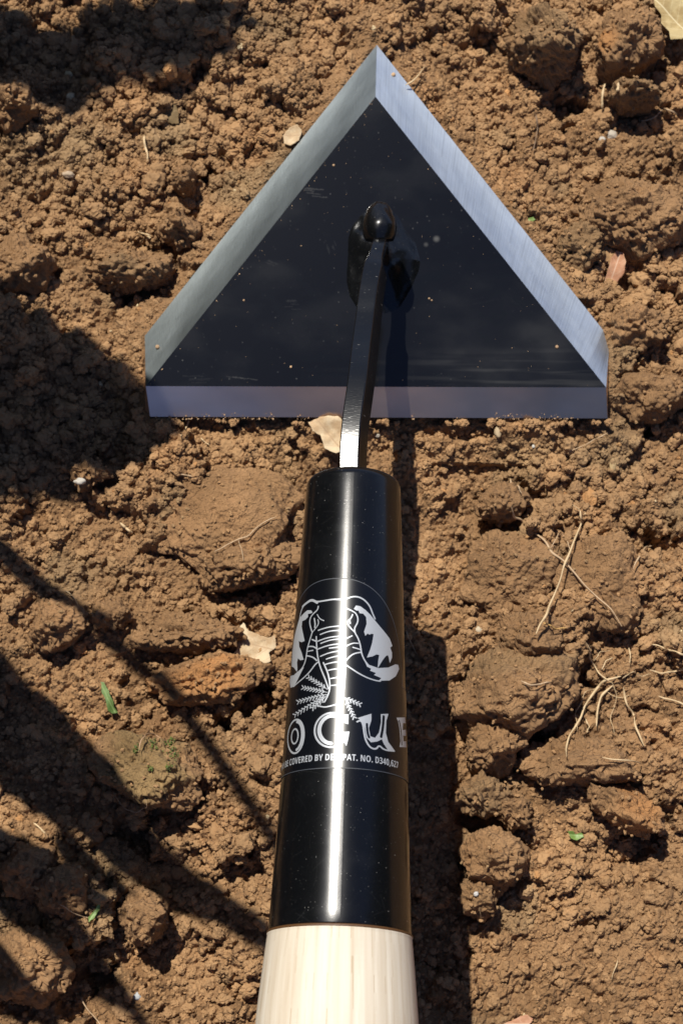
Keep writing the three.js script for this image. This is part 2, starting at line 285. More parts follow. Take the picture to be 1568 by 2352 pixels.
// ---------------------------------------------------------------- crumbs lying everywhere
{
  const group = new THREE.Group(); group.name = 'soil_crumbs'; scene.add(group);
  tag(group, 'loose soil crumbs scattered over the ground around the blade', 'soil crumbs', null, 'stuff');
  const q = rng(77), KIND = 7, lists = Array.from({ length: KIND }, () => []);
  const M = new THREE.Matrix4(), Q = new THREE.Quaternion(), E = new THREE.Euler(), V = new THREE.Vector3(), S = new THREE.Vector3();
  for (let k = 0; k < 80000; k++) {
    const x = lerp(X0 + 0.004, X1 - 0.004, q()), z = lerp(Z0 + 0.004, Z1 - 0.004, q()), l = loose(x, z), u = q(), t = q();
    const r = 0.0006 * Math.pow(1 - u * 0.985, -0.46) * (0.7 + 0.5 * l);
    if (t > 0.22 + 0.78 * l || bladeDist(x, z) < r * 1.1 + 0.0004) continue;
    const up = sample(HT, x, z) - sample(HF, x, z) > 0.002; if (up && (q() > 0.22 || r > 0.0009)) continue;
    const y = sample(HT, x, z); { const d = bladeDist(x, z); if (d < 0.012 && !(z > P.R3.z - 0.0005 && r < 0.0024 && noise(x * 60, 7) > 0.05) && y + 1.5 * r > 0.0058 + 0.55 * d) continue; }
    E.set(q() * 6.3, q() * 6.3, q() * 6.3); S.set(r * (0.8 + 0.5 * q()), r * (0.75 + 0.4 * q()), r * (0.8 + 0.5 * q()));
    M.compose(V.set(x, y + r * 0.08, z), Q.setFromEuler(E), S);
    const c = 0.92 + 0.16 * q(), o = [0, 0, 0]; soilColor(x, y, z, o, 0);
    let tint = [o[0] / SOIL[0] * c, o[1] / SOIL[1] * c, o[2] / SOIL[2] * c]; const w = q();
    if (w > 0.998) tint = [1.8, 2.4, 3]; else if (w > 0.992) tint = tint.map((v, i) => v * [1.25, 1.12, 0.95][i]);
    lists[Math.floor(q() * KIND)].push([M.clone(), tint]);
  }
  for (let i = 0; i < 60000; i++) {                   // and on the plot round about, thinning out
    const a = q() * 6.283, d = 0.16 + 1.1 * Math.pow(q(), 1.3), x = Math.cos(a) * d, z = Math.sin(a) * d, r = 0.0016 * Math.pow(1 - q() * 0.985, -0.45), e0 = q() * 6.3, e1 = q() * 6.3, e2 = q() * 6.3, n = Math.floor(q() * KIND), c = 0.92 + 0.16 * q();
    if (x > X0 + 0.004 && x < X1 - 0.004 && z > Z0 + 0.004 && z < Z1 - 0.004) continue;
    E.set(e0, e1, e2); M.compose(V.set(x, far(x, z) + r * 0.2, z), Q.setFromEuler(E), S.set(r, r * 0.85, r)); lists[n].push([M.clone(), [c, c, c]]);
  }
  for (let i = 0; i < 46; i++) {                      // soil heaped against the back edge
    const c0 = [400, 520, 690, 850, 905, 1040, 1060, 1140, 1230, 1300, 1380][i % 11] + (q() - .5) * 46, p = at(c0, 966 + 9 * q(), .004), r = (.0009 + .0016 * q() * q());
    E.set(q() * 6.3, q() * 6.3, q() * 6.3); M.compose(V.set(p.x, Math.max(.0035, sample(HT, p.x, p.z)) + r * .4, p.z), Q.setFromEuler(E), S.set(r, r, r)); lists[i % KIND].push([M.clone(), [1, 1, 1]]);
  }
  lists.forEach((list, n) => {
    const pr = rng(500 + n), lumps = [];
    for (let b = 0; b < 5; b++) {
      let e = new THREE.IcosahedronGeometry(1, 3); e.deleteAttribute('uv'); e.deleteAttribute('normal'); e = mergeVertices(e, 1e-5);
      const p = e.attributes.position, sz = b ? 0.3 + 0.35 * pr() : 0.8, a0 = pr() * 6.283, e0 = Math.asin(2 * pr() - 1), o = b ? 0.62 : 0, cut = Array.from({ length: 6 }, () => { const a = pr() * 6.283, t = Math.asin(2 * pr() - 1); return [Math.cos(a) * Math.cos(t), Math.sin(t), Math.sin(a) * Math.cos(t), 0.55 + 0.3 * pr()]; });
      for (let i = 0; i < p.count; i++) {
        const x = p.getX(i), y = p.getY(i), z = p.getZ(i); let r = 1; for (const [A, B, C, D] of cut) { const t = A * x + B * y + C * z; if (t > 0.05) r = Math.min(r, lerp(D / t, 1, 0.1)); }
        r *= sz * (1 + 0.42 * fbm(x * 2 + n * 5 + b, y * 2, z * 2, 3) + 0.16 * noise(x * 7 + b, y * 7, z * 7)); p.setXYZ(i, x * r + o * Math.cos(a0) * Math.cos(e0), y * r + o * Math.sin(e0), z * r + o * Math.sin(a0) * Math.cos(e0));
      }
      lumps.push(e);
    }
    const g = mergeGeometries(lumps); g.computeVertexNormals();
    const m = new THREE.InstancedMesh(g, crumbMat, list.length); m.name = 'crumbs'; m.castShadow = m.receiveShadow = true; const c = new THREE.Color();
    list.forEach(([mat, t], i) => { m.setMatrixAt(i, mat); m.setColorAt(i, c.setRGB(...t)); });
    m.userData.kind = 'stuff'; group.add(m);
  });
}
// a place on top of the soil and clods, from a measured position
function on(px, py, off = 0) { let h = 0.004; for (let i = 0; i < 4; i++) { const p = at(px, py, h); h = lerp(h, sample(HT, p.x, p.z), 0.8); } const p = at(px, py, h); p.y = sample(HT, p.x, p.z) + off; return p; }

// ---------------------------------------------------------------- the hoe
const AXT = at(812, 1104, 0.085), AXE = at(780, 2146, 0.1125);       // ferrule: tip and butt, on the axis
const axis = AXE.clone().sub(AXT), FL = axis.length(); axis.normalize();
const sideX = new THREE.Vector3().crossVectors(new THREE.Vector3(0, 1, 0), axis).normalize().negate(), upN = new THREE.Vector3().crossVectors(axis, sideX).normalize(); if (upN.y < 0) upN.negate(); if (sideX.x < 0) sideX.negate();
const RT = 0.0160, RB = 0.0228;
const hoe = base('hand_hoe', at(865, 620, 0));
tag(hoe, 'triangular steel hoe with black ferrule and pale wood handle lying on the soil', 'hoe');
const toHoe = new THREE.Matrix4().makeTranslation(-hoe.position.x, -hoe.position.y, -hoe.position.z);
const part = (name, g, m, parent = hoe) => mesh(name, g.applyMatrix4(toHoe), m, parent);
// blade
const q2 = (px, py, y) => at(px, py, y);
const I = { A: q2(862, 222, BTOP), L: q2(335, 887, BTOP), R: q2(1391, 890, BTOP) };
function quadSheet(a, b, c, d, n, m, bow = 0) {      // a-b along, d-c along; uv in metres; a slightly hollow ground face
  const pos = [], uv = [], idx = [], U = b.clone().sub(a).length(), V = d.clone().sub(a).length(), N = new THREE.Vector3().crossVectors(b.clone().sub(a), d.clone().sub(a)).normalize(); if (N.y < 0) N.negate();
  for (let j = 0; j <= m; j++) for (let i = 0; i <= n; i++) {
    const u = i / n, v = j / m, p = a.clone().lerp(b, u).lerp(d.clone().lerp(c, u), v).addScaledVector(N, -bow * 4 * v * (1 - v) * Math.min(1, 6 * u, 6 * (1 - u)));
    pos.push(p.x, p.y, p.z); uv.push(u * U, v * V);
    if (i < n && j < m) { const k = j * (n + 1) + i; idx.push(k, k + 1, k + n + 1, k + 1, k + n + 2, k + n + 1); }
  }
  const g = new THREE.BufferGeometry(); g.setAttribute('position', new THREE.Float32BufferAttribute(pos, 3)); g.setAttribute('uv', new THREE.Float32BufferAttribute(uv, 2)); g.setIndex(idx); g.computeVertexNormals();
  if (g.attributes.normal.getY(0) < 0) { for (let i = 0; i < idx.length; i += 3) { const t = idx[i]; idx[i] = idx[i + 1]; idx[i + 1] = t; } g.setIndex(idx); g.computeVertexNormals(); }
  return g;
}
const fibre = (c, r = 0.75) => new THREE.MeshStandardMaterial({ color: new THREE.Color().setRGB(...c), roughness: r, bumpMap: soilBump, bumpScale: 0.0001 });
const BN = 512, bn = tileNoise(BN, 8, 41, 5);
const brushBump = dataTex(BN, (i, j) => { const a = hash3(Math.floor(i / 2), 3, 8), b = hash3(i, Math.floor(j / 90), 2), v = 0.4 * a + 0.4 * b + 0.08 * bn[j * BN + i]; return [v, v, v]; }); brushBump.repeat.set(22, 22);
const brushTint = dataTex(BN, (i, j) => { const v = 0.88 + 0.06 * (bn[j * BN + i] - 0.5) + 0.10 * (hash3(Math.floor(i / 2), Math.floor(j / 160), 8) - 0.5); return [v, v, v]; }, true); brushTint.repeat.set(22, 22);
const brushRough = dataTex(BN, (i, j) => { const v = 0.85 + 0.10 * (bn[((j * 3) % BN) * BN + i] - 0.5); return [v, v, v]; }); brushRough.repeat.set(11, 11);
const softTint = dataTex(BN, (i, j) => { const v = 0.9 + 0.07 * (bn[j * BN + i] - 0.5) + 0.03 * (hash3(i, j >> 3, 8) - 0.5); return [v, v, v]; }, true); softTint.repeat.set(14, 14);
const softBump = dataTex(BN, (i, j) => { const v = 0.5 * bn[j * BN + i] + 0.25 * hash3(i >> 1, j >> 4, 2); return [v, v, v]; }); softBump.repeat.set(14, 14);
const steel = (r, c, brushed) => new THREE.MeshStandardMaterial({ color: new THREE.Color().setRGB(...c), metalness: 1, roughness: r, map: brushed ? brushTint : softTint, roughnessMap: brushRough, bumpMap: brushed ? brushBump : softBump, bumpScale: brushed ? 0.000025 : 0.00003 });
const steelLeft = steel(0.37, [0.58, 0.65, 0.67], false), steelRight = steel(0.63, [0.78, 0.86, 0.95], true), steelBack = steel(0.46, [0.84, 0.74, 0.66], false);  // blue sky reflection is tinted into the right edge's steel colour
{ const n = 256, q = tileNoise(n, 5, 91, 4); const t = dataTex(n, (i, j) => { const u = i / n, a = step(0.1, 0.42, u + 0.25 * (q[j * n + i] - 0.5)), b = step(0.6, 0.8, u + 0.3 * (q[j * n + i] - 0.5)), c = 0.93 + 0.2 * (q[((j * 2) % n) * n + i] - 0.5); return [lerp(lerp(.90, .97, a), .76, b) * c, lerp(lerp(.90, .91, a), .76, b) * c, lerp(lerp(.92, .86, a), .75, b) * c]; }, true); t.repeat.set(5.6, 5.6); steelBack.map = t; }  // bluish, pinkish and darker bands paint reflections along the back edge
// paint: black enamel with dust and fine scratches
const PN = 1024, pn = tileNoise(PN, 10, 61, 5);
const specks = (() => {
  const a = new Float32Array(PN * PN), q = rng(301);
  for (let k = 0; k < 3600; k++) { const x = q() * PN, y = q() * PN, r = 0.8 + 1.5 * Math.pow(q(), 6), s = 0.07 + 0.42 * Math.pow(q(), 3); for (let j = -4; j <= 4; j++) for (let i = -4; i <= 4; i++) if (i * i + j * j <= r * r) { const k2 = ((Math.floor(y + j) + PN) % PN) * PN + (Math.floor(x + i) + PN) % PN; a[k2] = Math.max(a[k2], s); } }
  for (let k = 0; k < 140; k++) { let x = q() * PN, y = q() * PN; const d = q() * 6.3, n = 20 + 90 * q(), s = 0.03 + 0.09 * q(); for (let t = 0; t < n; t++) { x += Math.cos(d + t * 0.004); y += Math.sin(d + t * 0.004); const k2 = ((Math.floor(y) + PN) % PN) * PN + (Math.floor(x) + PN) % PN; a[k2] = Math.max(a[k2], s); } }
  return a;
})();
const paintMap = dataTex(PN, (i, j) => { const k = j * PN + i, s = specks[k], d = 0.045 + 0.05 * Math.max(0, pn[k] - 0.52); return [d + s, d + 0.004 + s * 0.97, d + 0.012 + s * 0.9]; }, true); paintMap.repeat.set(13, 13);
const paintRough = dataTex(PN, (i, j) => { const k = j * PN + i, v = 0.6 + 0.16 * (pn[k] - 0.5) + 0.6 * specks[k]; return [v, v, v]; }); paintRough.repeat.set(13, 13);
const paintBump = dataTex(PN, (i, j) => { const k = j * PN + i, v = 0.5 + 0.4 * specks[k] + 0.22 * (hash3(i >> 2, j >> 2, 4) - 0.5) + 0.2 * (pn[k] - 0.5); return [v, v, v]; }); paintBump.repeat.set(13, 13);
const paint = (r, b = 0.00002) => new THREE.MeshStandardMaterial({ color: 0xffffff, map: paintMap, roughness: r, roughnessMap: paintRough, bumpMap: paintBump, bumpScale: b });
const ferrulePaint = paint(0.34, 0.00001), neckPaint = paint(0.40, 0.00004), weldPaint = paint(0.44, 0.00005), rimPaint = paint(0.62, 0.00003);
// the plate's own paint: a dust film, wipe marks along the back, scuffs and dried drops
const bladePaint = (() => {
  const N = 1024, film = new Float32Array(N * N), to = (px, py) => { const p = at(px, py, BTOP); return [(p.x * 4 + 0.5) * N, (p.z * 4 + 1) * N]; }, q = rng(88);
  const dab = (x, y, r, v) => { for (let j = Math.floor(y - r); j <= y + r; j++) for (let i = Math.floor(x - r); i <= x + r; i++) if (i >= 0 && j >= 0 && i < N && j < N) { const d = Math.hypot(i - x, j - y) / r; if (d < 1) film[j * N + i] = Math.max(film[j * N + i], v * (1 - d * d)); } };
  const [lx, ly] = to(335, 887), [rx] = to(1391, 890), [, ay] = to(862, 222);
  for (let j = 0; j < N; j++) for (let i = 0; i < N; i++) {
    const u = (i - lx) / (rx - lx), v = (j - ay) / (ly - ay), a = fbm(i * 0.012, j * 0.02, 3, 4), b = fbm(i * 0.008, j * 0.16, 9, 3);
    film[j * N + i] = 0.07 * step(-0.1, 0.5, a) + 0.30 * step(0.5, 0.85, u) * step(0.55, 0.85, v) * (0.5 + 0.5 * a) + 0.2 * step(0.84, 0.95, v) * step(0.3, 0.8, u) * step(-0.1, 0.35, b);
  }
  const scuff = (px, py, len, ang, n, v) => { const [x, y] = to(px, py); for (let k = 0; k < n; k++) { const ox = (q() - .5) * 16, oy = (q() - .5) * 16, l = len * (0.3 + q()); for (let t = 0; t < l; t++) dab(x + ox + t * Math.cos(ang), y + oy + t * Math.sin(ang) + 0.6 * noise(t * .2, k), 1.1, 0.6 * v * (0.4 + 0.6 * q())); } };
  scuff(706, 440, 22, 0.1, 7, .55); scuff(525, 858, 44, 0.12, 2, .7); scuff(620, 600, 16, 0.4, 5, .35); scuff(660, 700, 12, 0, 6, .35); scuff(430, 868, 30, 0, 4, .3); scuff(1180, 690, 20, 0.7, 5, .3); scuff(1060, 700, 60, -.2, 3, .25); scuff(760, 560, 14, 1.2, 5, .3); scuff(980, 300, 18, .9, 4, .3); scuff(1250, 862, 70, .03, 5, .5); scuff(1000, 872, 80, .02, 5, .35);
  { const [x, y] = to(1001, 548); dab(x, y, 7, .55); const [x2, y2] = to(977, 561); dab(x2, y2, 5, .4); }
  for (let k = 0; k < 1700; k++) dab(q() * N, q() * N, 0.8 + 0.7 * q(), 0.15 + 0.5 * Math.pow(q(), 4));
  const put = (t, srgb) => { t.repeat.set(4, 4); t.offset.set(0.5, 1); return t; };
  const map = put(dataTex(N, (i, j) => { const f = film[j * N + i]; return [0.045 + 0.17 * f, 0.05 + 0.165 * f, 0.062 + 0.15 * f]; }, true)), rough = put(dataTex(N, (i, j) => { const f = film[j * N + i], v = 0.105 + 0.3 * f; return [v, v, v]; }));
  return new THREE.MeshStandardMaterial({ color: 0xffffff, map, roughness: 1, roughnessMap: rough, bumpMap: paintBump, bumpScale: 0.000003 });
})();
// the painted plate: top face, edges and underside in one body
{
  const s = new THREE.Shape([I.A, I.L, I.R].map((p) => new THREE.Vector2(p.x, -p.z)));
  const top = new THREE.ShapeGeometry(s).rotateX(-Math.PI / 2).translate(0, BTOP, 0);
  const uv = top.attributes.uv, pp = top.attributes.position; for (let i = 0; i < uv.count; i++) uv.setXY(i, pp.getX(i), pp.getZ(i));
  const ring = [P.A, P.L1, P.L3, P.L4, P.R3, P.R1, P.R0], wall = [], wuv = [];
  // rim of the plate: from the ground edge down to the underside, and the underside itself
  const lowY = 0.0046; ring.forEach((p, i) => { const b = ring[(i + 1) % ring.length]; for (const [v, y] of [[p, p.y], [p, lowY], [b, b.y], [b, b.y], [p, lowY], [b, lowY]]) { wall.push(v.x, y, v.z); wuv.push(v.x, v.z); } });
  const wg = new THREE.BufferGeometry(); wg.setAttribute('position', new THREE.Float32BufferAttribute(wall, 3)); wg.setAttribute('uv', new THREE.Float32BufferAttribute(wuv, 2)); wg.computeVertexNormals();
  const under = new THREE.ShapeGeometry(new THREE.Shape(ring.map((p) => new THREE.Vector2(p.x, -p.z)))).rotateX(-Math.PI / 2).translate(0, lowY, 0);
  const blade = part('blade', mergeGeometries([top.toNonIndexed(), wg, under.toNonIndexed()]), bladePaint);
  tag(blade, 'black painted triangular blade face');
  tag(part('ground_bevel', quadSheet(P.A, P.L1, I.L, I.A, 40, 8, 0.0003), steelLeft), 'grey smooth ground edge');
  // right silver edge with its clipped corner
  const right = mergeGeometries([quadSheet(P.A, P.R0, I.R.clone().lerp(I.A, 0.075), I.A, 40, 8, 0.0003), quadSheet(P.R0, P.R1, I.R.clone().lerp(I.A, 0.015), I.R.clone().lerp(I.A, 0.075), 4, 8, 0)]);
  const tri = new THREE.BufferGeometry(); { const b = I.R.clone().lerp(I.A, 0.015), e = P.R1.clone().lerp(P.R3, 0.02); const v = [P.R1, b, I.R]; tri.setAttribute('position', new THREE.Float32BufferAttribute(v.flatMap((p) => [p.x, p.y, p.z]), 3)); tri.setAttribute('uv', new THREE.Float32BufferAttribute(v.flatMap((p) => [p.x, p.z]), 2)); tri.setIndex([0, 2, 1]); tri.computeVertexNormals(); }
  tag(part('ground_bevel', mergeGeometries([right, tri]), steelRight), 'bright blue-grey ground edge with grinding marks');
  // back edge, and the two small triangles where the flat meets the side rims
  const back = quadSheet(I.L, I.R, P.R3, P.L4, 60, 8, 0.0002);
  const ends = new THREE.BufferGeometry(); { const v = [P.L1, P.L3, I.L, P.L3, P.L4, I.L, P.R1, I.R, P.R3]; ends.setAttribute('position', new THREE.Float32BufferAttribute(v.flatMap((p) => [p.x, p.y, p.z]), 3)); ends.setAttribute('uv', new THREE.Float32BufferAttribute(v.flatMap((p) => [p.x, p.z]), 2)); ends.setIndex([0, 1, 2, 3, 4, 5, 6, 7, 8]); ends.computeVertexNormals(); }
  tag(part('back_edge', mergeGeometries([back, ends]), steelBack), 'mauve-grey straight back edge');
}
// neck: a square bar that stands up from the weld, bends over and runs to the ferrule
function sweep(points, halfW, halfT, twist, rad, round, seg = 90) {
  const curve = new THREE.CatmullRomCurve3(points, false, 'centripetal'), pos = [], uv = [], idx = [], prof = [];
  const L = curve.getLength(), cr = rad;
  for (let c = 0; c < 4; c++) for (let k = 0; k <= 4; k++) { const a = (c * 90 + k / 4 * 90) * Math.PI / 180, sx = c === 0 || c === 3 ? 1 : -1, sy = c < 2 ? 1 : -1; prof.push([sx * (1 - cr) + cr * Math.cos(a), sy * (1 - cr) + cr * Math.sin(a)]); }
  const n = prof.length;
  for (let i = 0; i <= seg; i++) {
    const t = i / seg, p = curve.getPointAt(t), T = curve.getTangentAt(t), X = new THREE.Vector3(1, 0, 0); X.addScaledVector(T, -X.dot(T)).normalize();
    const Y = new THREE.Vector3().crossVectors(T, X).normalize(), tw = twist(t), c = Math.cos(tw), s = Math.sin(tw), w = halfW(t), h = halfT(t);
    for (let k = 0; k <= n; k++) { const [a0, b] = prof[k % n], rd = round(t), hyp = Math.hypot(a0, b), a = lerp(a0 > 0 ? a0 + 0.34 * (1 - b) * (1 - rd) : a0, a0 / hyp, rd), b1 = lerp(b, b / hyp, rd), u = a * w * c - b1 * h * s, v = a * w * s + b1 * h * c; pos.push(p.x + X.x * u + Y.x * v, p.y + X.y * u + Y.y * v, p.z + X.z * u + Y.z * v); uv.push(k / n * 0.03, t * L); }
    if (i < seg) for (let k = 0; k < n; k++) { const a = i * (n + 1) + k; idx.push(a, a + 1, a + n + 1, a + 1, a + n + 2, a + n + 1); }
  }
  const g = new THREE.BufferGeometry(); g.setAttribute('position', new THREE.Float32BufferAttribute(pos, 3)); g.setAttribute('uv', new THREE.Float32BufferAttribute(uv, 2)); g.setIndex(idx); g.computeVertexNormals(); return g;
}
const bendTop = at(872, 530, 0.048);
{
  const foot = bendTop.clone(); foot.y = BTOP - 0.001; foot.x += 0.0015; foot.z += 0.003;
  const pts = [foot, new THREE.Vector3(foot.x, 0.028, foot.z - 0.001), new THREE.Vector3(bendTop.x + 0.0005, 0.040, bendTop.z + 0.001), bendTop.clone().add(new THREE.Vector3(-0.0002, -0.001, 0.0055)), at(852, 640, 0.055), at(836, 760, 0.064), at(822, 880, 0.0755), at(808, 985, 0.0811), at(803, 1075, 0.0838), AXT.clone().addScaledVector(axis, 0.012)];
  const lump = (px, py, y, rx, ry, rz, sd) => { let g = new THREE.IcosahedronGeometry(1, 24); g.deleteAttribute('uv'); g.deleteAttribute('normal'); g = mergeVertices(g, 1e-5); const p = g.attributes.position, c = at(px, py, y), uv = []; for (let i = 0; i < p.count; i++) { const x = p.getX(i), yy = p.getY(i), z = p.getZ(i), r = 1 + 0.10 * fbm(x * 1.6 + sd, yy * 1.6, z * 1.6, 2); { const w = lerp(0.84, 1.0, step(-0.75, 0.2, z)); p.setXYZ(i, c.x + x * r * rx * w, c.y + yy * r * ry * lerp(0.75, 1, step(-0.7, 0.2, z)), c.z + Math.min(z * r, 0.62 + 0.1 * yy) * rz); }; uv.push(x * .01, z * .01); } g.setAttribute('uv', new THREE.Float32BufferAttribute(uv, 2)); g.computeVertexNormals(); return g; };
  tag(part('knuckle', mergeGeometries([lump(871, 518, 0.0440, 0.0066, 0.0066, 0.0092, 3)]), weldPaint), 'rounded glossy knuckle where the neck bends');
  const nk = part('neck', sweep(pts, (t) => lerp(0.0031, 0.0034, t), (t) => 0.0036, (t) => lerp(0, 0.1, step(0.25, 0.5, t)), 0.14, (t) => 1 - step(0.28, 0.33, t), 170), neckPaint);
  tag(nk, 'square black neck bent up from the blade');
  // weld: a low fillet mound round the foot
  const wg = new THREE.CircleGeometry(1, 72, 0, Math.PI * 2); const pos = [], uv = [], idx = [], RN = 26, AN = 96, c = at(874, 600, BTOP);
  for (let j = 0; j <= RN; j++) for (let i = 0; i <= AN; i++) {
    const f = j / RN, a = i / AN * Math.PI * 2, wob = 1 + 0.05 * Math.sin(3 * a + 1) + 0.04 * Math.sin(5 * a + 2) + 0.02 * noise(Math.cos(a) * 6, Math.sin(a) * 6), rx = 0.0145 * wob, rz = 0.0225 * wob;
    const x = Math.cos(a) * rx * f, z = Math.sin(a) * rz * f;
    const hgt = 0.0105 * Math.pow(1 - f, 1.2) * step(1.0, 0.86, f) + 0.00016 * Math.exp(-Math.pow((f - 0.93) / 0.05, 2)) * (1 + 0.4 * noise(Math.cos(a) * 9, Math.sin(a) * 9)) + 0.00010 * noise(x * 2200, z * 2200) * step(0.7, 0.85, f) + 0.0007 * noise(x * 230 + 3, z * 230) * step(0.1, 0.35, f) * step(1, 0.75, f) + 0.0002 * noise(x * 600, z * 600) * (1 - f) - 0.0004 * step(0.9, 1, f);
    pos.push(c.x + x, c.y + hgt, c.z + z); uv.push(x * 2, z * 2); if (j < RN && i < AN) { const k = j * (AN + 1) + i; idx.push(k, k + AN + 1, k + 1, k + 1, k + AN + 1, k + AN + 2); }
  }
  const g = new THREE.BufferGeometry(); g.setAttribute('position', new THREE.Float32BufferAttribute(pos, 3)); g.setAttribute('uv', new THREE.Float32BufferAttribute(uv, 2)); g.setIndex(idx); g.computeVertexNormals(); if (g.attributes.normal.getY(AN * 3) < 0) { g.setIndex(idx.map((v, i) => idx[i - i % 3 + [0, 2, 1][i % 3]])); g.computeVertexNormals(); }
  tag(part('weld', g, weldPaint), 'oval black weld round the foot of the neck');
}
// solids of revolution about the handle axis
const frame = new THREE.Matrix4().makeBasis(sideX, upN, new THREE.Vector3().crossVectors(sideX, upN)).setPosition(AXT);
const along = Math.sign(new THREE.Vector3().crossVectors(sideX, upN).dot(axis));
function turned(profile, n = 128, a0 = 0, a1 = Math.PI * 2, wob = 0) {      // profile: [distance along axis, radius]
  const pos = [], uv = [], idx = []; let v = 0;
  profile.forEach(([s, r], j) => {
    if (j) v += Math.hypot(s - profile[j - 1][0], r - profile[j - 1][1]);
    for (let i = 0; i <= n; i++) { const a = lerp(a0, a1, i / n); pos.push(Math.sin(a) * r, Math.cos(a) * r, along * s); uv.push(a * 0.02, v); if (j < profile.length - 1 && i < n) { const k = j * (n + 1) + i; idx.push(k, k + 1, k + n + 1, k + 1, k + n + 2, k + n + 1); } }
  });
  const g = new THREE.BufferGeometry(); g.setAttribute('position', new THREE.Float32BufferAttribute(pos, 3)); g.setAttribute('uv', new THREE.Float32BufferAttribute(uv, 2)); g.setIndex(idx); g.applyMatrix4(frame); g.computeVertexNormals();
  return g;
}
const rad = (s) => lerp(RT, RB, s / FL);
{
  const prof = [[0.0004, 0.003], [0.0, 0.0125]]; for (let i = 0; i <= 6; i++) { const a = i / 6 * Math.PI / 2; prof.push([0.0032 - 0.0032 * Math.cos(a), 0.0128 + 0.0033 * Math.sin(a)]); }
  for (let i = 1; i <= 40; i++) { const s = lerp(0.0032, FL - 0.0006, i / 40); prof.push([s, rad(s)]); } prof.push([FL, RB - 0.0003], [FL, RB - 0.0012]);
  tag(part('ferrule', turned(prof), ferrulePaint), 'tapered glossy black ferrule');
}
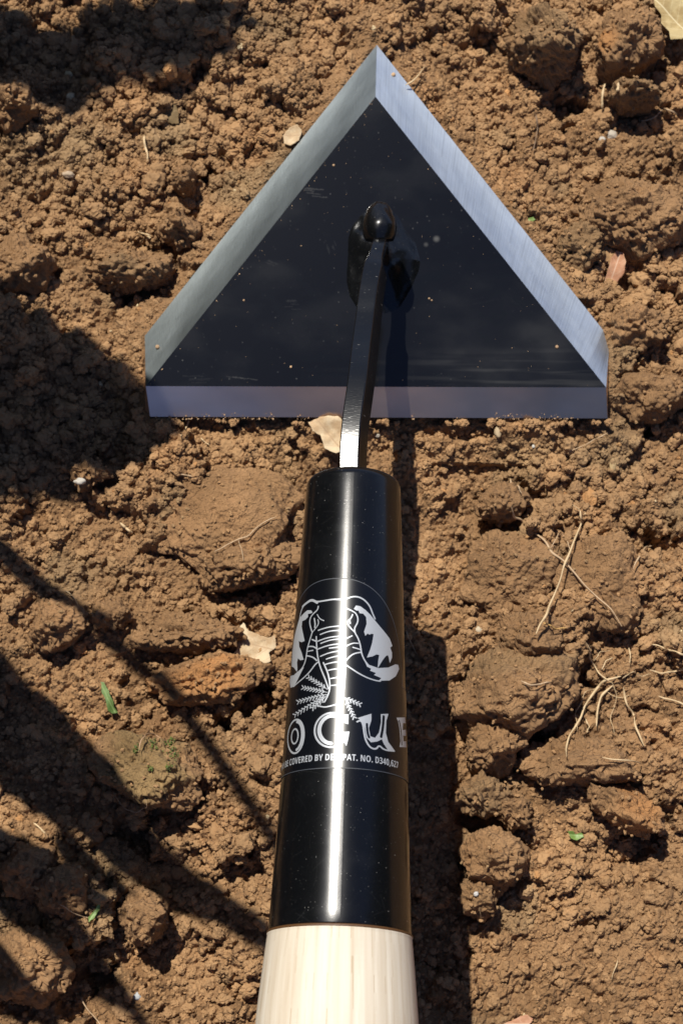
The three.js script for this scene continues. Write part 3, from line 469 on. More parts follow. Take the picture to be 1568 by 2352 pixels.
// label: a clear-edged sticker with an arched top, its print drawn flat
{
  const CW = 1024, CH = 1152, A0 = 95 * Math.PI / 180, cv = document.createElement('canvas'), rc = document.createElement('canvas'); cv.width = rc.width = CW; cv.height = rc.height = CH;
  const c = cv.getContext('2d'), r = rc.getContext('2d');
  const YT = 130, YB = 2040;                          // the drawing's own units, top and bottom of the label
  const uvp = (x, y) => { const cx = 797 - 0.0287 * (y - 500), rr = 552 + 0.06 * (y - 500), s = clamp((x - cx) / rr, -0.995, 0.995), a = Math.asin(s), k = lerp(0.30, 0.22, (y - 300) / 1700); return [(a / A0 * 0.5 + 0.5) * CW, (y - k * rr * (1 - Math.cos(a)) - YT) / (YB - YT) * CH]; };
  c.fillStyle = '#0b0d12'; c.fillRect(0, 0, CW, CH); r.fillStyle = 'rgb(0,62,0)'; r.fillRect(0, 0, CW, CH);
  const SIL = '#b2b6bb', RS = 'rgb(0,112,90)';
  const both = (f) => { for (const [k, col] of [[c, SIL], [r, RS]]) { k.fillStyle = k.strokeStyle = col; f(k); } };
  const path = (k, pts, close, smooth = true) => { const p = pts.map(([x, y]) => uvp(x, y)); k.beginPath(); k.moveTo(...p[0]); if (smooth && !close) { for (let i = 1; i < p.length - 1; i++) k.quadraticCurveTo(p[i][0], p[i][1], (p[i][0] + p[i + 1][0]) / 2, (p[i][1] + p[i + 1][1]) / 2); k.lineTo(...p[p.length - 1]); } else for (let i = 1; i < p.length; i++) k.lineTo(...p[i]); if (close) k.closePath(); };
  const line = (pts, w = 11) => both((k) => { k.lineWidth = w * 0.72; k.lineCap = k.lineJoin = 'round'; path(k, pts, false); k.stroke(); });
  const fill = (pts) => both((k) => { path(k, pts, true); k.fill(); k.lineWidth = 3; k.lineJoin = 'round'; k.stroke(); });
  const dark = (pts, w) => { for (const [k, col] of [[c, '#0b0d12'], [r, 'rgb(0,62,0)']]) { k.strokeStyle = col; k.lineWidth = w; k.lineCap = 'round'; path(k, pts, false); k.stroke(); } };
  // brow and ears
  line([[300, 560], [310, 500], [335, 440], [380, 390], [430, 362], [470, 392], [560, 375], [640, 358], [700, 360], [770, 350], [820, 325], [880, 325], [930, 348], [970, 385], [1000, 430], [1020, 490], [1045, 545]], 13);
  line([[330, 440], [380, 395], [430, 368], [480, 398]], 20);
  fill([[300, 560], [262, 680], [238, 780], [222, 900], [215, 1000], [215, 1050], [242, 1060], [272, 1100], [276, 1070], [272, 1010], [282, 965], [310, 985], [340, 978], [320, 910], [295, 850], [290, 790], [320, 802], [350, 790], [335, 720], [320, 650], [325, 590], [360, 572], [385, 545], [385, 512], [415, 507], [430, 498], [418, 480], [380, 480], [340, 515]]);
  fill([[840, 450], [860, 418], [900, 424], [950, 460], [1000, 510], [1040, 560], [1090, 620], [1150, 690], [1190, 740], [1218, 812], [1196, 832], [1215, 880], [1215, 930], [1195, 982], [1185, 930], [1175, 905], [1150, 920], [1120, 960], [1075, 1036], [1080, 970], [1090, 908], [1060, 903], [1020, 925], [970, 937], [1000, 860], [1020, 790], [1034, 700], [1010, 696], [990, 706], [970, 694], [952, 718], [940, 680], [965, 600], [960, 530], [930, 495], [895, 492], [885, 465], [865, 466]]);
  // face, tusks
  line([[770, 450], [830, 475], [862, 500], [880, 550], [872, 600], [845, 640], [845, 690], [882, 750], [905, 830], [912, 900], [945, 975], [990, 1025]]);
  line([[760, 980], [800, 930], [850, 900], [906, 890]]); line([[768, 1025], [850, 1082], [950, 1136], [1040, 1166], [1100, 1172]]);
  fill([[950, 985], [985, 1015], [1080, 1045], [1180, 1035], [1252, 1000], [1282, 1005], [1290, 1045], [1255, 1115], [1190, 1160], [1090, 1166], [1112, 1140], [1040, 1112], [1062, 1092], [1000, 1070], [1012, 1050], [970, 1030]]);
  line([[490, 435], [488, 470], [440, 510], [410, 552], [402, 602], [415, 660], [430, 702]]); line([[430, 702], [480, 642], [495, 602], [486, 570]], 8);
  line([[430, 700], [402, 790], [378, 870], [370, 950], [350, 1030], [310, 1090], [245, 1140]]);
  fill([[200, 1150], [240, 1140], [300, 1090], [342, 1058], [300, 1140], [265, 1210], [240, 1252], [205, 1262], [192, 1200]]); line([[240, 1250], [310, 1195], [400, 1110], [460, 1022], [490, 1000]]);
  line([[368, 940], [430, 945], [475, 985]]); line([[390, 848], [430, 840], [470, 862]]); line([[385, 895], [436, 884]], 9); line([[428, 775], [470, 792]]);
  line([[470, 745], [474, 860], [485, 960], [512, 1060], [560, 1170], [590, 1262]]); line([[540, 1005], [577, 1080], [602, 1180], [606, 1262], [582, 1340], [550, 1396]]);
  line([[480, 520], [500, 562], [545, 580]], 8); line([[450, 560], [460, 610], [455, 652]], 12); line([[825, 510], [812, 550], [780, 572], [775, 602], [800, 642], [850, 692]]); line([[797, 570], [802, 600]], 12);
  for (const p of [[[490, 680], [580, 645], [690, 632], [740, 634]], [[510, 722], [590, 685], [690, 675], [740, 676]], [[486, 790], [580, 750], [690, 735], [760, 738]], [[515, 812], [600, 775], [690, 764]], [[488, 870], [580, 830], [690, 812], [760, 815]], [[600, 858], [690, 845]], [[512, 942], [590, 905], [690, 884], [745, 886]], [[570, 968], [640, 942], [700, 934]], [[560, 1022], [640, 996], [740, 990]], [[590, 1080], [660, 1062], [740, 1060]], [[612, 1162], [680, 1146], [735, 1146]], [[762, 758], [820, 726]], [[765, 832], [820, 798], [880, 800]], [[830, 842], [902, 862]], [[620, 1230], [735, 1222]]]) line(p, 10);
  line([[752, 640], [760, 900], [755, 1150], [735, 1320]], 8);
  // sprig held below
  const sprig = (x0, y0, x1, y1, n) => { line([[x0, y0], [(x0 + x1) / 2, (y0 + y1) / 2 - 8], [x1, y1]], 6); const L = Math.hypot(x1 - x0, y1 - y0), dx = (x1 - x0) / L, dy = (y1 - y0) / L; for (let i = 1; i <= n; i++) { const t = i / n, x = lerp(x0, x1, t), y = lerp(y0, y1, t); for (const s of [-1, 1]) line([[x, y], [x + dx * 22 - dy * 20 * s, y + dy * 22 + dx * 20 * s]], 9); } };
  sprig(580, 1270, 400, 1160, 7); sprig(575, 1300, 345, 1262, 8); sprig(575, 1320, 295, 1400, 9); sprig(570, 1335, 260, 1530, 10); sprig(560, 1350, 440, 1455, 5); sprig(740, 1345, 890, 1405, 5); sprig(755, 1360, 838, 1532, 6); line([[480, 1432], [540, 1452], [620, 1432], [720, 1400]]);
  // big lettering: open ornamental capitals
  const ell = (x, y, a, b, w, t0 = 0, t1 = 6.2832) => { const p = []; for (let i = 0; i <= 48; i++) { const t = lerp(t0, t1, i / 48); p.push([x + a * Math.cos(t) + 0.08 * b * -Math.sin(t), y + b * Math.sin(t)]); } line(p, w); };
  ell(262, 1742, 84, 165, 15); ell(266, 1738, 62, 138, 22, -1.6, 1.3); ell(252, 1742, 34, 72, 13);
  ell(620, 1668, 165, 168, 15, 0.5, 5.6); ell(628, 1664, 128, 136, 30, 1.6, 5.2); fill([[735, 1520], [786, 1510], [782, 1605], [740, 1590], [715, 1555]]); fill([[650, 1700], [795, 1680], [778, 1770], [765, 1815], [740, 1760], [700, 1735]]);
  line([[872, 1580], [905, 1560], [930, 1600], [940, 1680], [955, 1760], [1000, 1830], [1060, 1845], [1090, 1800], [1140, 1850], [1245, 1855]], 13);
  fill([[880, 1545], [1010, 1500], [1010, 1560], [985, 1640], [1000, 1720], [1050, 1735], [1090, 1680], [1110, 1580], [1108, 1500], [1180, 1495], [1160, 1560], [1155, 1680], [1180, 1770], [1245, 1850], [1180, 1845], [1140, 1790], [1118, 1740], [1070, 1765], [1010, 1775], [965, 1730], [950, 1640], [930, 1580]]);
  dark([[1135, 1520], [1130, 1620], [1110, 1720]], 15); dark([[968, 1600], [972, 1680], [990, 1730]], 12);
  fill([[1268, 1530], [1360, 1525], [1366, 1580], [1335, 1575], [1330, 1650], [1368, 1645], [1370, 1700], [1335, 1700], [1340, 1760], [1372, 1760], [1376, 1815], [1300, 1812], [1310, 1760], [1300, 1640], [1285, 1565]]); dark([[1295, 1560], [1318, 1650], [1322, 1790]], 11);
  both((k) => { const [x0, y0] = uvp(128, 2040), [x1] = uvp(1288, 2010); k.font = 'bold 44px sans-serif'; k.textBaseline = 'alphabetic'; const s = 'Y BE COVERED BY DES. PAT. NO. D340,627', w = k.measureText(s).width; k.save(); k.translate(x0, (1958 - YT) / (YB - YT) * CH); k.scale((x1 - x0) / w, 1.18); k.textAlign = 'left'; k.fillText(s, 0, 0); k.textAlign = 'right'; k.fillText('MA', 0, 0); k.restore(); });
  for (const [k, col] of [[c, '#3e4248'], [r, 'rgb(0,150,0)']]) { k.strokeStyle = col; k.lineWidth = 4.5; k.beginPath(); for (let i = 0; i <= 160; i++) { const a = lerp(-A0, A0, i / 160), ar = 0.52 * (1 - Math.sqrt(Math.max(0, 1 - Math.pow(Math.min(1, Math.abs(a + 0.314) / 1.494), 2.44)))); k[i ? 'lineTo' : 'moveTo'](i / 160 * CW, ar * CH + 4); } k.moveTo(0, CH - 4); k.lineTo(CW, CH - 4); k.stroke(); }
  // worn print: pinholes
  { const q = rng(5); c.fillStyle = '#0b0d12'; for (let i = 0; i < 2600; i++) { const x = q() * CW, y = q() * CH, s = 0.6 + 1.3 * q(); c.globalAlpha = 0.35; c.fillRect(x, y, s, s); } c.globalAlpha = 0.5; c.fillStyle = '#8a8d92'; for (let i = 0; i < 900; i++) c.fillRect(q() * CW, q() * CH, 1.4, 1.4); c.globalAlpha = 1; }
  const map = new THREE.CanvasTexture(cv); map.colorSpace = THREE.SRGBColorSpace; const rm = new THREE.CanvasTexture(rc);
  const lm = new THREE.MeshStandardMaterial({ map, roughness: 1, roughnessMap: rm, metalness: 1, metalnessMap: rm });
  // where the label lies along the cone
  const D = (y) => (2250 + y * 870 / 2200) * 0.5742 + 44, tt = (y) => { const u = (D(y) - 1104) / 1042, d0 = 0.700, d1 = 0.652; return u * d0 / (d1 + u * (d0 - d1)) * FL; };
  const s0 = tt(YT), s1 = tt(YB), NU = 120, NV = 60, pos = [], uv = [], idx = [], lift = 0.00016;
  for (let j = 0; j <= NV; j++) for (let i = 0; i <= NU; i++) {
    const a = lerp(-A0, A0, i / NU), v = j / NV, arch = 0.52 * (1 - Math.sqrt(Math.max(0, 1 - Math.pow(Math.min(1, Math.abs(a + 0.314) / 1.494), 2.44)))) , v2 = lerp(arch, 1, v), s = lerp(s0, s1, v2), edgeDrop = i === 0 || i === NU ? -0.0001 : lift, rr = rad(s) + edgeDrop;
    pos.push(Math.sin(a) * rr, Math.cos(a) * rr, along * s); uv.push(i / NU, 1 - v2); if (j < NV && i < NU) { const k = j * (NU + 1) + i; idx.push(k, k + 1, k + NU + 1, k + 1, k + NU + 2, k + NU + 1); }
  }
  const g = new THREE.BufferGeometry(); g.setAttribute('position', new THREE.Float32BufferAttribute(pos, 3)); g.setAttribute('uv', new THREE.Float32BufferAttribute(uv, 2)); g.setIndex(idx); g.applyMatrix4(frame); g.computeVertexNormals();
  const lb = part('sticker', g, lm, hoe); tag(lb, 'arched black sticker printed in silver with an elephant head');
}
// handle of pale ash
{
  const WN = 1024, grain = tileNoise(WN, 4, 71, 6), fine = tileNoise(WN, 64, 73, 4);
  const ringAt = (i) => { let v = 0; for (const [f, ph, w] of [[41, 0.3, 1], [67, 1.9, .9], [23, 4, .4]]) v += w * Math.sin(i / WN * f * 6.2832 + ph); return v; };
  const stretch = (A, i, j, k) => A[(Math.floor(j / k) % WN) * WN + ((i % WN) + WN) % WN];
  const woodMap = dataTex(WN, (i, j) => {
    const sway = Math.round(10 * (stretch(grain, 40, j, 6) - 0.5)), x = i + sway, line = Math.pow(clamp(0.5 + 0.24 * ringAt(((x % WN) + WN) % WN), 0, 1), 3), f = stretch(fine, x, j, 9) - 0.5, pore = hash3(x, Math.floor(j / 22), 6) > 0.93 ? 1 : 0;
    const d = 0.05 * line * (0.6 + 0.8 * stretch(grain, i, j, 3)) + 0.13 * f + 0.22 * pore * line;
    return [0.84 - d * 0.8, 0.795 - d * 1.0, 0.72 - d * 1.2];
  }, true); woodMap.repeat.set(1 / (2 * Math.PI * 0.02), 4);
  const woodBump = dataTex(WN, (i, j) => { const v = 0.5 + 0.5 * (stretch(fine, i, j, 12) - 0.5) + (hash3(i, Math.floor(j / 30), 6) > 0.94 ? -0.25 : 0); return [v, v, v]; }); woodBump.repeat.copy(woodMap.repeat);
  const wood = new THREE.MeshPhysicalMaterial({ map: woodMap, roughness: 0.58, bumpMap: woodBump, bumpScale: 0.00008 });
  const prof = []; const LEN = 1.35;
  const wr = (s) => s < 0.03 ? lerp(0.0229, 0.0258, Math.pow(s / 0.03, 0.9)) : s < 0.08 ? lerp(0.0258, 0.0262, (s - 0.03) / 0.05) : lerp(0.0262, 0.0235, step(0.08, 0.6, s));
  prof.push([FL - 0.004, 0.010], [FL - 0.004, 0.0224], [FL + 0.0002, 0.0225], [FL + 0.0004, 0.0233]);
  for (let i = 0; i <= 60; i++) { const s = Math.pow(i / 60, 1.8) * (LEN - FL) + 0.0012; prof.push([FL + s, wr(s)]); }
  const e = prof[prof.length - 1]; prof.push([e[0] + 0.006, e[1] * 0.9], [e[0] + 0.009, e[1] * 0.6], [e[0] + 0.010, 0.0005]);
  tag(part('handle', turned(prof), wood), 'pale ash wood handle');
  const jointRing = []; for (let i = 0; i <= 6; i++) { const a = i / 6 * Math.PI; jointRing.push([FL + 0.0004 - 0.0006 * Math.cos(a), 0.0228 + 0.0005 * Math.sin(a)]); }  // brown ring over the joint of ferrule and wood
  tag(part('joint_line', turned(jointRing), fibre([.10, .045, .015], .5)), 'thin brown line between ferrule and wood');
}

// ---------------------------------------------------------------- litter: leaf scraps, roots, straws, pebbles
function scrap(name, pts, opts) {                     // a thin curled piece with thickness; outline in measured pixels
  const cx = pts.reduce((s, p) => s + p[0], 0) / pts.length, cy = pts.reduce((s, p) => s + p[1], 0) / pts.length, c = on(cx, cy, opts.lift ?? 0.002);
  const ring = []; for (let i = 0; i < pts.length; i++) { const a = pts[i], b = pts[(i + 1) % pts.length]; for (let k = 0; k < 4; k++) ring.push([lerp(a[0], b[0], k / 4) + 1.4 * noise(i * 3.1 + k, 4), lerp(a[1], b[1], k / 4) + 1.4 * noise(i * 2.3 + k, 9)]); }
  const n = ring.length, K = 9, pos = [], uv = [], idx = [], th = opts.thick ?? 0.00022, f = opts.fold ?? 0, dir = opts.dir ?? 0;
  for (let side = 0; side < 2; side++) for (let k = 0; k <= K; k++) for (let i = 0; i < n; i++) {
    const x = (ring[i][0] - cx) * MM * k / K, z = (ring[i][1] - cy) * MM * k / K, u = x * Math.cos(dir) + z * Math.sin(dir), v = -x * Math.sin(dir) + z * Math.cos(dir);
    const y = f * Math.abs(v) + (opts.bend ?? 0) * u * u + (opts.slope ?? 0) * u + (opts.slopeV ?? 0) * v + 0.0011 * noise(x * 130 + cx, z * 130) + 0.0004 * noise(x * 420, z * 420 + cy);
    pos.push(x, y - side * th, z); uv.push(u, v);
  }
  const N = (K + 1) * n, q = (s, k, i) => s * N + k * n + i % n;
  for (let k = 0; k < K; k++) for (let i = 0; i < n; i++) { idx.push(q(0, k, i), q(0, k + 1, i + 1), q(0, k + 1, i), q(0, k, i), q(0, k, i + 1), q(0, k + 1, i + 1)); idx.push(q(1, k, i), q(1, k + 1, i), q(1, k + 1, i + 1), q(1, k, i), q(1, k + 1, i + 1), q(1, k, i + 1)); }
  for (let i = 0; i < n; i++) idx.push(q(0, K, i), q(0, K, i + 1), q(1, K, i), q(0, K, i + 1), q(1, K, i + 1), q(1, K, i));
  const g = new THREE.BufferGeometry(); g.setAttribute('position', new THREE.Float32BufferAttribute(pos, 3)); g.setAttribute('uv', new THREE.Float32BufferAttribute(uv, 2)); g.setIndex(idx); g.computeVertexNormals();
  const o = mesh(name, g, opts.mat); o.position.copy(c); if (opts.category) tag(o, opts.label, opts.category); return o;
}
const leafTex = (c0, c1, vein) => { const n = 256, a = tileNoise(n, 6, 83, 5); const t = dataTex(n, (i, j) => { const k = a[j * n + i], v = Math.abs(j - n / 2) < 2.2 ? 1 : Math.abs(((i + Math.abs(j - n / 2) * 0.9) % 42) - 21) < 1.1 ? 0.6 : 0; return [0, 1, 2].map((q) => lerp(lerp(c0[q], c1[q], step(0.3, 0.75, k)), vein[q], v)); }, true); t.repeat.set(38, 38); t.offset.set(0.5, 0.5); return t; };
const leafMat = (c0, c1, v, rough = 0.8, trans = 0.3) => new THREE.MeshPhysicalMaterial({ map: leafTex(c0, c1, v), roughness: rough, transmission: trans, thickness: 0, bumpMap: soilBump, bumpScale: 0.0002, side: THREE.DoubleSide });
const creamLeaf = leafMat([.90, .82, .68], [.80, .68, .52], [.78, .66, .52]), pinkLeaf = leafMat([.86, .68, .54], [.78, .56, .42], [.88, .74, .62]), tanLeaf = leafMat([.80, .72, .52], [.68, .58, .38], [.88, .82, .66]), greenLeaf = leafMat([.34, .46, .20], [.46, .56, .30], [.52, .62, .36], 0.6), limeLeaf = leafMat([.52, .64, .32], [.48, .60, .28], [.6, .7, .42], 0.5);
scrap('dry_leaf', [[530, 1437], [548, 1446], [560, 1432], [572, 1450], [600, 1462], [622, 1470], [631, 1462], [634, 1488], [618, 1502], [624, 1522], [600, 1530], [572, 1524], [556, 1524], [530, 1514], [546, 1490], [540, 1462]], { mat: creamLeaf, label: 'torn cream coloured dry leaf lying left of the label', category: 'leaf', fold: 0.12, dir: 0.25, lift: 0.0035, slope: 0.08 });
scrap('dry_leaf', [[708, 975], [735, 962], [776, 962], [800, 985], [796, 1040], [772, 1048], [745, 1036], [735, 1005], [718, 996]], { mat: creamLeaf, label: 'pale dry leaf scrap behind the neck just below the blade', category: 'leaf', fold: 0.05, dir: 0.9, lift: 0.0055 });
scrap('dry_leaf', [[1492, -20], [1600, -30], [1610, 60], [1580, 95], [1556, 112], [1530, 116], [1526, 92], [1508, 70], [1512, 48], [1498, 24]], { mat: tanLeaf, label: 'large tan dry leaf with pale veins in the top right corner', category: 'leaf', fold: 0.22, dir: 0.9, lift: 0.006, slope: 0.1 });
scrap('dry_leaf', [[1408, 588], [1424, 592], [1430, 612], [1428, 636], [1412, 658], [1396, 674], [1380, 680], [1383, 650], [1392, 622], [1398, 604]], { mat: pinkLeaf, label: 'narrow pinkish dry leaf scrap standing in a hollow right of the blade', category: 'leaf', fold: 0.15, dir: 1.9, lift: 0.007, slope: -0.35 });
scrap('dry_leaf', [[650, 318], [664, 298], [682, 292], [694, 304], [688, 330], [668, 344], [652, 338]], { mat: creamLeaf, label: 'small cream leaf chip touching the left silver edge', category: 'leaf', lift: 0.004, fold: .1 });
scrap('dry_leaf', [[1150, 2352], [1178, 2340], [1206, 2330], [1222, 2338], [1210, 2356], [1180, 2364], [1158, 2368]], { mat: pinkLeaf, label: 'pale leaf chip cut by the bottom picture edge', category: 'leaf', lift: 0.002 });
scrap('dry_leaf', [[390, 222], [402, 232], [412, 262], [414, 290], [398, 292], [378, 284], [370, 262], [380, 240]], { mat: leafMat([.52, .42, .26], [.46, .37, .22], [.56, .46, .3]), label: 'brownish leaf scrap flat on the crumbly soil at upper left', category: 'leaf', lift: 0.001 });
scrap('green_leaf', [[233, 1568], [240, 1568], [250, 1584], [260, 1604], [266, 1628], [274, 1638], [260, 1640], [250, 1632], [246, 1610], [237, 1592]], { mat: greenLeaf, label: 'narrow green leaf piece between the shadow stripes at left', category: 'leaf', fold: 0.3, dir: 1.1, lift: 0.003 });
scrap('green_leaf', [[228, 2068], [233, 2072], [231, 2088], [222, 2102], [208, 2116], [206, 2108], [214, 2096], [224, 2084]], { mat: limeLeaf, label: 'tiny curved green shoot at lower left', category: 'shoot', fold: 0.3, dir: 2.1, lift: 0.002 });
scrap('green_leaf', [[1300, 1909], [1312, 1908], [1320, 1916], [1332, 1912], [1338, 1922], [1322, 1930], [1308, 1926]], { mat: limeLeaf, label: 'tiny light green leaf bit among the clods at lower right', category: 'leaf', fold: 0.35, lift: 0.003 });
scrap('green_leaf', [[1212, 502], [1222, 500], [1228, 507], [1220, 514], [1211, 510]], { mat: limeLeaf, label: 'green speck of leaf beside the right silver edge', category: 'leaf', lift: 0.001 });
// roots and straws
const straw = fibre([.60, .44, .25], .6), rootPale = fibre([.50, .35, .21]), rootBrown = fibre([.40, .25, .14]), rootDark = fibre([.2, .13, .08]);
function strand(name, pts, w0, w1, mat, label, category, lift = 0.0012, parent) {
  w0 *= 0.62; w1 *= 0.62; const v = pts.flatMap(([x, y, l], i) => { const c = on(x, y, lift + (l ?? 0)); if (i === pts.length - 1) return [c]; const [X, Y, l2] = pts[i + 1], d = Math.hypot(X - x, Y - y), k = d * 0.09 * noise(x * 1.7, y * 0.9), m = on((x + X) / 2 + k * (Y - y) / d, (y + Y) / 2 - k * (X - x) / d, lift + ((l ?? 0) + (l2 ?? 0)) / 2); m.y = Math.max(Math.min(m.y, c.y + 0.003), c.y - 0.003); return [c, m]; }), o = v[0].clone(), curve = new THREE.CatmullRomCurve3(v.map((p) => p.clone().sub(o)), false, 'centripetal'), n = 10 * pts.length, k = 7, fr = curve.computeFrenetFrames(n), pos = [], uv = [], idx = [], L = curve.getLength();
  for (let i = 0; i <= n; i++) { const t = i / n, p = curve.getPointAt(t), r = lerp(w0, w1, t) * MM / 2 * (1 + 0.35 * noise(t * 11, pts[0][0])) * Math.min(1, 0.3 + 8 * t, 0.3 + 8 * (1 - t)); for (let a = 0; a <= k; a++) { const c = Math.cos(a / k * 6.2832) * r, s = Math.sin(a / k * 6.2832) * r, N = fr.normals[i], B = fr.binormals[i]; pos.push(p.x + N.x * c + B.x * s, p.y + N.y * c + B.y * s, p.z + N.z * c + B.z * s); uv.push(a / k * 0.003, t * L); if (i < n && a < k) { const q = i * (k + 1) + a; idx.push(q, q + k + 1, q + 1, q + 1, q + k + 1, q + k + 2); } } }
  const g = new THREE.BufferGeometry(); g.setAttribute('position', new THREE.Float32BufferAttribute(pos, 3)); g.setAttribute('uv', new THREE.Float32BufferAttribute(uv, 2)); g.setIndex(idx); g.computeVertexNormals();
  if (parent) { g.translate(o.x - parent.position.x, o.y - parent.position.y, o.z - parent.position.z); return mesh(name, g, mat, parent); }
  const m = mesh(name, g, mat); m.position.copy(o); return tag(m, label, category);
}
strand('straw', [[1312, 1163], [1328, 1176], [1331, 1205], [1314, 1248], [1290, 1305, .003], [1268, 1370, .004], [1248, 1420, .003], [1228, 1458]], 6, 11, straw, 'long pale hooked straw at right, from the crossing down to the big grey-brown clod', 'straw', 0.004);
strand('root', [[1172, 1165], [1180, 1190], [1205, 1212], [1250, 1245], [1290, 1288], [1340, 1345], [1400, 1400], [1425, 1440]], 8, 6, rootPale, 'long brown root crossing under the hooked straw at right', 'root', 0.002);
strand('root', [[1262, 1262], [1285, 1225], [1300, 1240], [1308, 1270], [1296, 1300]], 3, 3, rootPale, 'thin curly rootlet beside the crossing of root and straw', 'root');
strand('root', [[1500, 1253], [1478, 1260], [1464, 1282], [1450, 1310]], 4, 5, rootPale, 'short forked root at right below the smooth slab edge', 'root', .003);
{
  const c = base('root_cluster', on(1385, 1560, 0)); tag(c, 'cluster of pale roots spreading down from a hollow at right', 'roots');
  for (const [p, a, b] of [[[[1422, 1555], [1385, 1565], [1355, 1600], [1330, 1650], [1305, 1690], [1298, 1740]], 11, 4], [[[1405, 1575], [1378, 1600], [1368, 1640], [1366, 1670]], 9, 6], [[[1428, 1580], [1436, 1620], [1455, 1668], [1475, 1715]], 6, 7], [[[1342, 1478], [1352, 1515], [1372, 1548], [1400, 1570]], 6, 5], [[[1405, 1512], [1388, 1520], [1378, 1540]], 4, 4], [[[1440, 1490], [1442, 1525]], 6, 4], [[[1342, 1652], [1350, 1670], [1344, 1684]], 5, 4], [[[1400, 1565], [1412, 1600], [1398, 1650], [1408, 1690]], 3, 2], [[[1382, 1570], [1340, 1592], [1318, 1640], [1322, 1680]], 3, 2], [[[1425, 1560], [1450, 1545], [1470, 1555], [1496, 1548]], 3, 2], [[[1390, 1590], [1420, 1604], [1446, 1598]], 3, 2], [[[1360, 1520], [1374, 1500], [1398, 1496]], 3, 2]]) strand('root', p, a, b, straw, null, null, 0.0035, c);
}
strand('straw', [[1490, 1482], [1520, 1490], [1545, 1500], [1575, 1508]], 6, 7, straw, 'pale straw leaving the picture at the right edge, upper of two', 'straw', .003);
strand('straw', [[1488, 1540], [1515, 1548], [1545, 1544], [1580, 1536]], 6, 10, straw, 'thick pale straw leaving the picture at the right edge, lower of two', 'straw', .003);
strand('straw', [[1508, 1600], [1535, 1608], [1575, 1625]], 8, 6, straw, 'frayed straw at the right edge beside the root cluster', 'straw', .003);
strand('straw', [[1380, 1740], [1420, 1746], [1470, 1754]], 5, 4, straw, 'short straw lying above the wide clod at lower right', 'straw', .002);
strand('root', [[492, 1268], [530, 1248], [570, 1232], [600, 1205], [635, 1188]], 5, 4, rootPale, 'fine branching root on the broad smooth slab', 'root', 0.001);
strand('root', [[548, 1242], [555, 1262], [560, 1290]], 3, 2, rootPale, 'rootlet hanging from the root on the slab', 'root', 0.001);
strand('straw', [[278, 1203], [292, 1216], [306, 1228]], 10, 9, straw, 'short straw stub left of the broad smooth slab', 'straw', .003);
strand('straw', [[388, 1082], [420, 1092], [455, 1104]], 4, 5, rootPale, 'thin straw at the top left of the broad slab', 'straw', .002);
strand('straw', [[436, 962], [428, 985], [416, 1005]], 6, 4, straw, 'little straw just under the left end of the back edge', 'straw', .002);
strand('straw', [[462, 1008], [472, 1018], [482, 1024]], 5, 4, straw, 'tiny straw right of the little straw under the back edge', 'straw', .002);
strand('straw', [[334, 320], [337, 348], [341, 378]], 9, 8, straw, 'upright straw piece in the crumbly soil at upper left', 'straw', .004);
strand('straw', [[318, 538], [334, 542], [350, 548]], 7, 6, straw, 'small straw piece left of the left silver edge, above the greyish clod', 'straw', .003);
strand('straw', [[1384, 205], [1380, 235], [1377, 262]], 9, 8, straw, 'upright straw piece left of the small oblong clod', 'straw', .006);
strand('straw', [[1418, 192], [1416, 212]], 12, 12, straw, 'flat straw flake on the small oblong clod', 'straw', .001);
strand('straw', [[975, 160], [962, 178], [945, 196], [930, 204]], 3, 6, straw, 'bent straw touching the right silver edge near the tip', 'straw', .004);
strand('root', [[1228, 268], [1232, 300], [1226, 335], [1222, 352]], 6, 5, rootDark, 'dark root standing below the tall rough clod', 'root', .003);
strand('root', [[1482, 250], [1508, 256], [1530, 258], [1550, 268]], 5, 6, rootPale, 'wavy pale root near the right edge below the tan leaf', 'root', .003);
strand('straw', [[1292, 1046], [1330, 1030], [1360, 1014], [1392, 998]], 3, 4, rootPale, 'fine straw below the right end of the back edge', 'straw', .003);
strand('straw', [[1170, 1100], [1190, 1120], [1196, 1135]], 7, 4, rootPale, 'leafy straw scrap below the blade at right', 'straw', .002);
strand('root', [[80, 1890], [95, 1902], [108, 1916]], 6, 6, straw, 'pale straw on the lit patch at lower left', 'straw', .003);
strand('root', [[188, 2290], [206, 2320], [228, 2345], [245, 2372]], 5, 4, rootPale, 'curved straw at the bottom edge left', 'straw', .003);
strand('root', [[268, 1830], [290, 1858], [318, 1866], [340, 1852], [336, 1836]], 4, 3, rootPale, 'hanging root loop in the shadow under the mossy clod', 'root', .004);
strand('root', [[322, 1728], [328, 1700], [338, 1688], [360, 1690], [382, 1702]], 5, 5, rootBrown, 'arched dry stem on the mossy clod', 'stem', .004);
strand('root', [[1416, 2204], [1408, 2228], [1402, 2250]], 4, 3, straw, 'thin straw on the flat soil at the lower right', 'straw', .002);
strand('root', [[1100, 2085], [1105, 2110]], 3, 3, straw, 'hair-thin straw below the lowest clod beside the handle shadow', 'straw', .002);
strand('root', [[150, 1358], [168, 1370], [182, 1392]], 4, 3, straw, 'whitish rootlet crossing the thin shadow stripe', 'root', .003);
strand('root', [[932, 1448], [945, 1480], [958, 1506]], 3, 2, rootPale, 'hair root lying in the handle shadow', 'root', .002);
strand('root', [[210, 2070 + 38], [190, 2104], [160, 2090], [140, 2078]], 4, 3, rootPale, 'thin root running left from the green shoot', 'root', .002);
strand('straw', [[1245, 1432], [1275, 1446], [1300, 1444]], 7, 5, fibre([.5, .3, .1]), 'orange-brown stem at the foot of the hooked straw', 'stem', .002);
strand('straw', [[1195, 1565], [1215, 1574], [1240, 1572], [1262, 1568]], 7, 5, rootPale, 'dry bract flake in the big grey-brown clod', 'straw', .002);
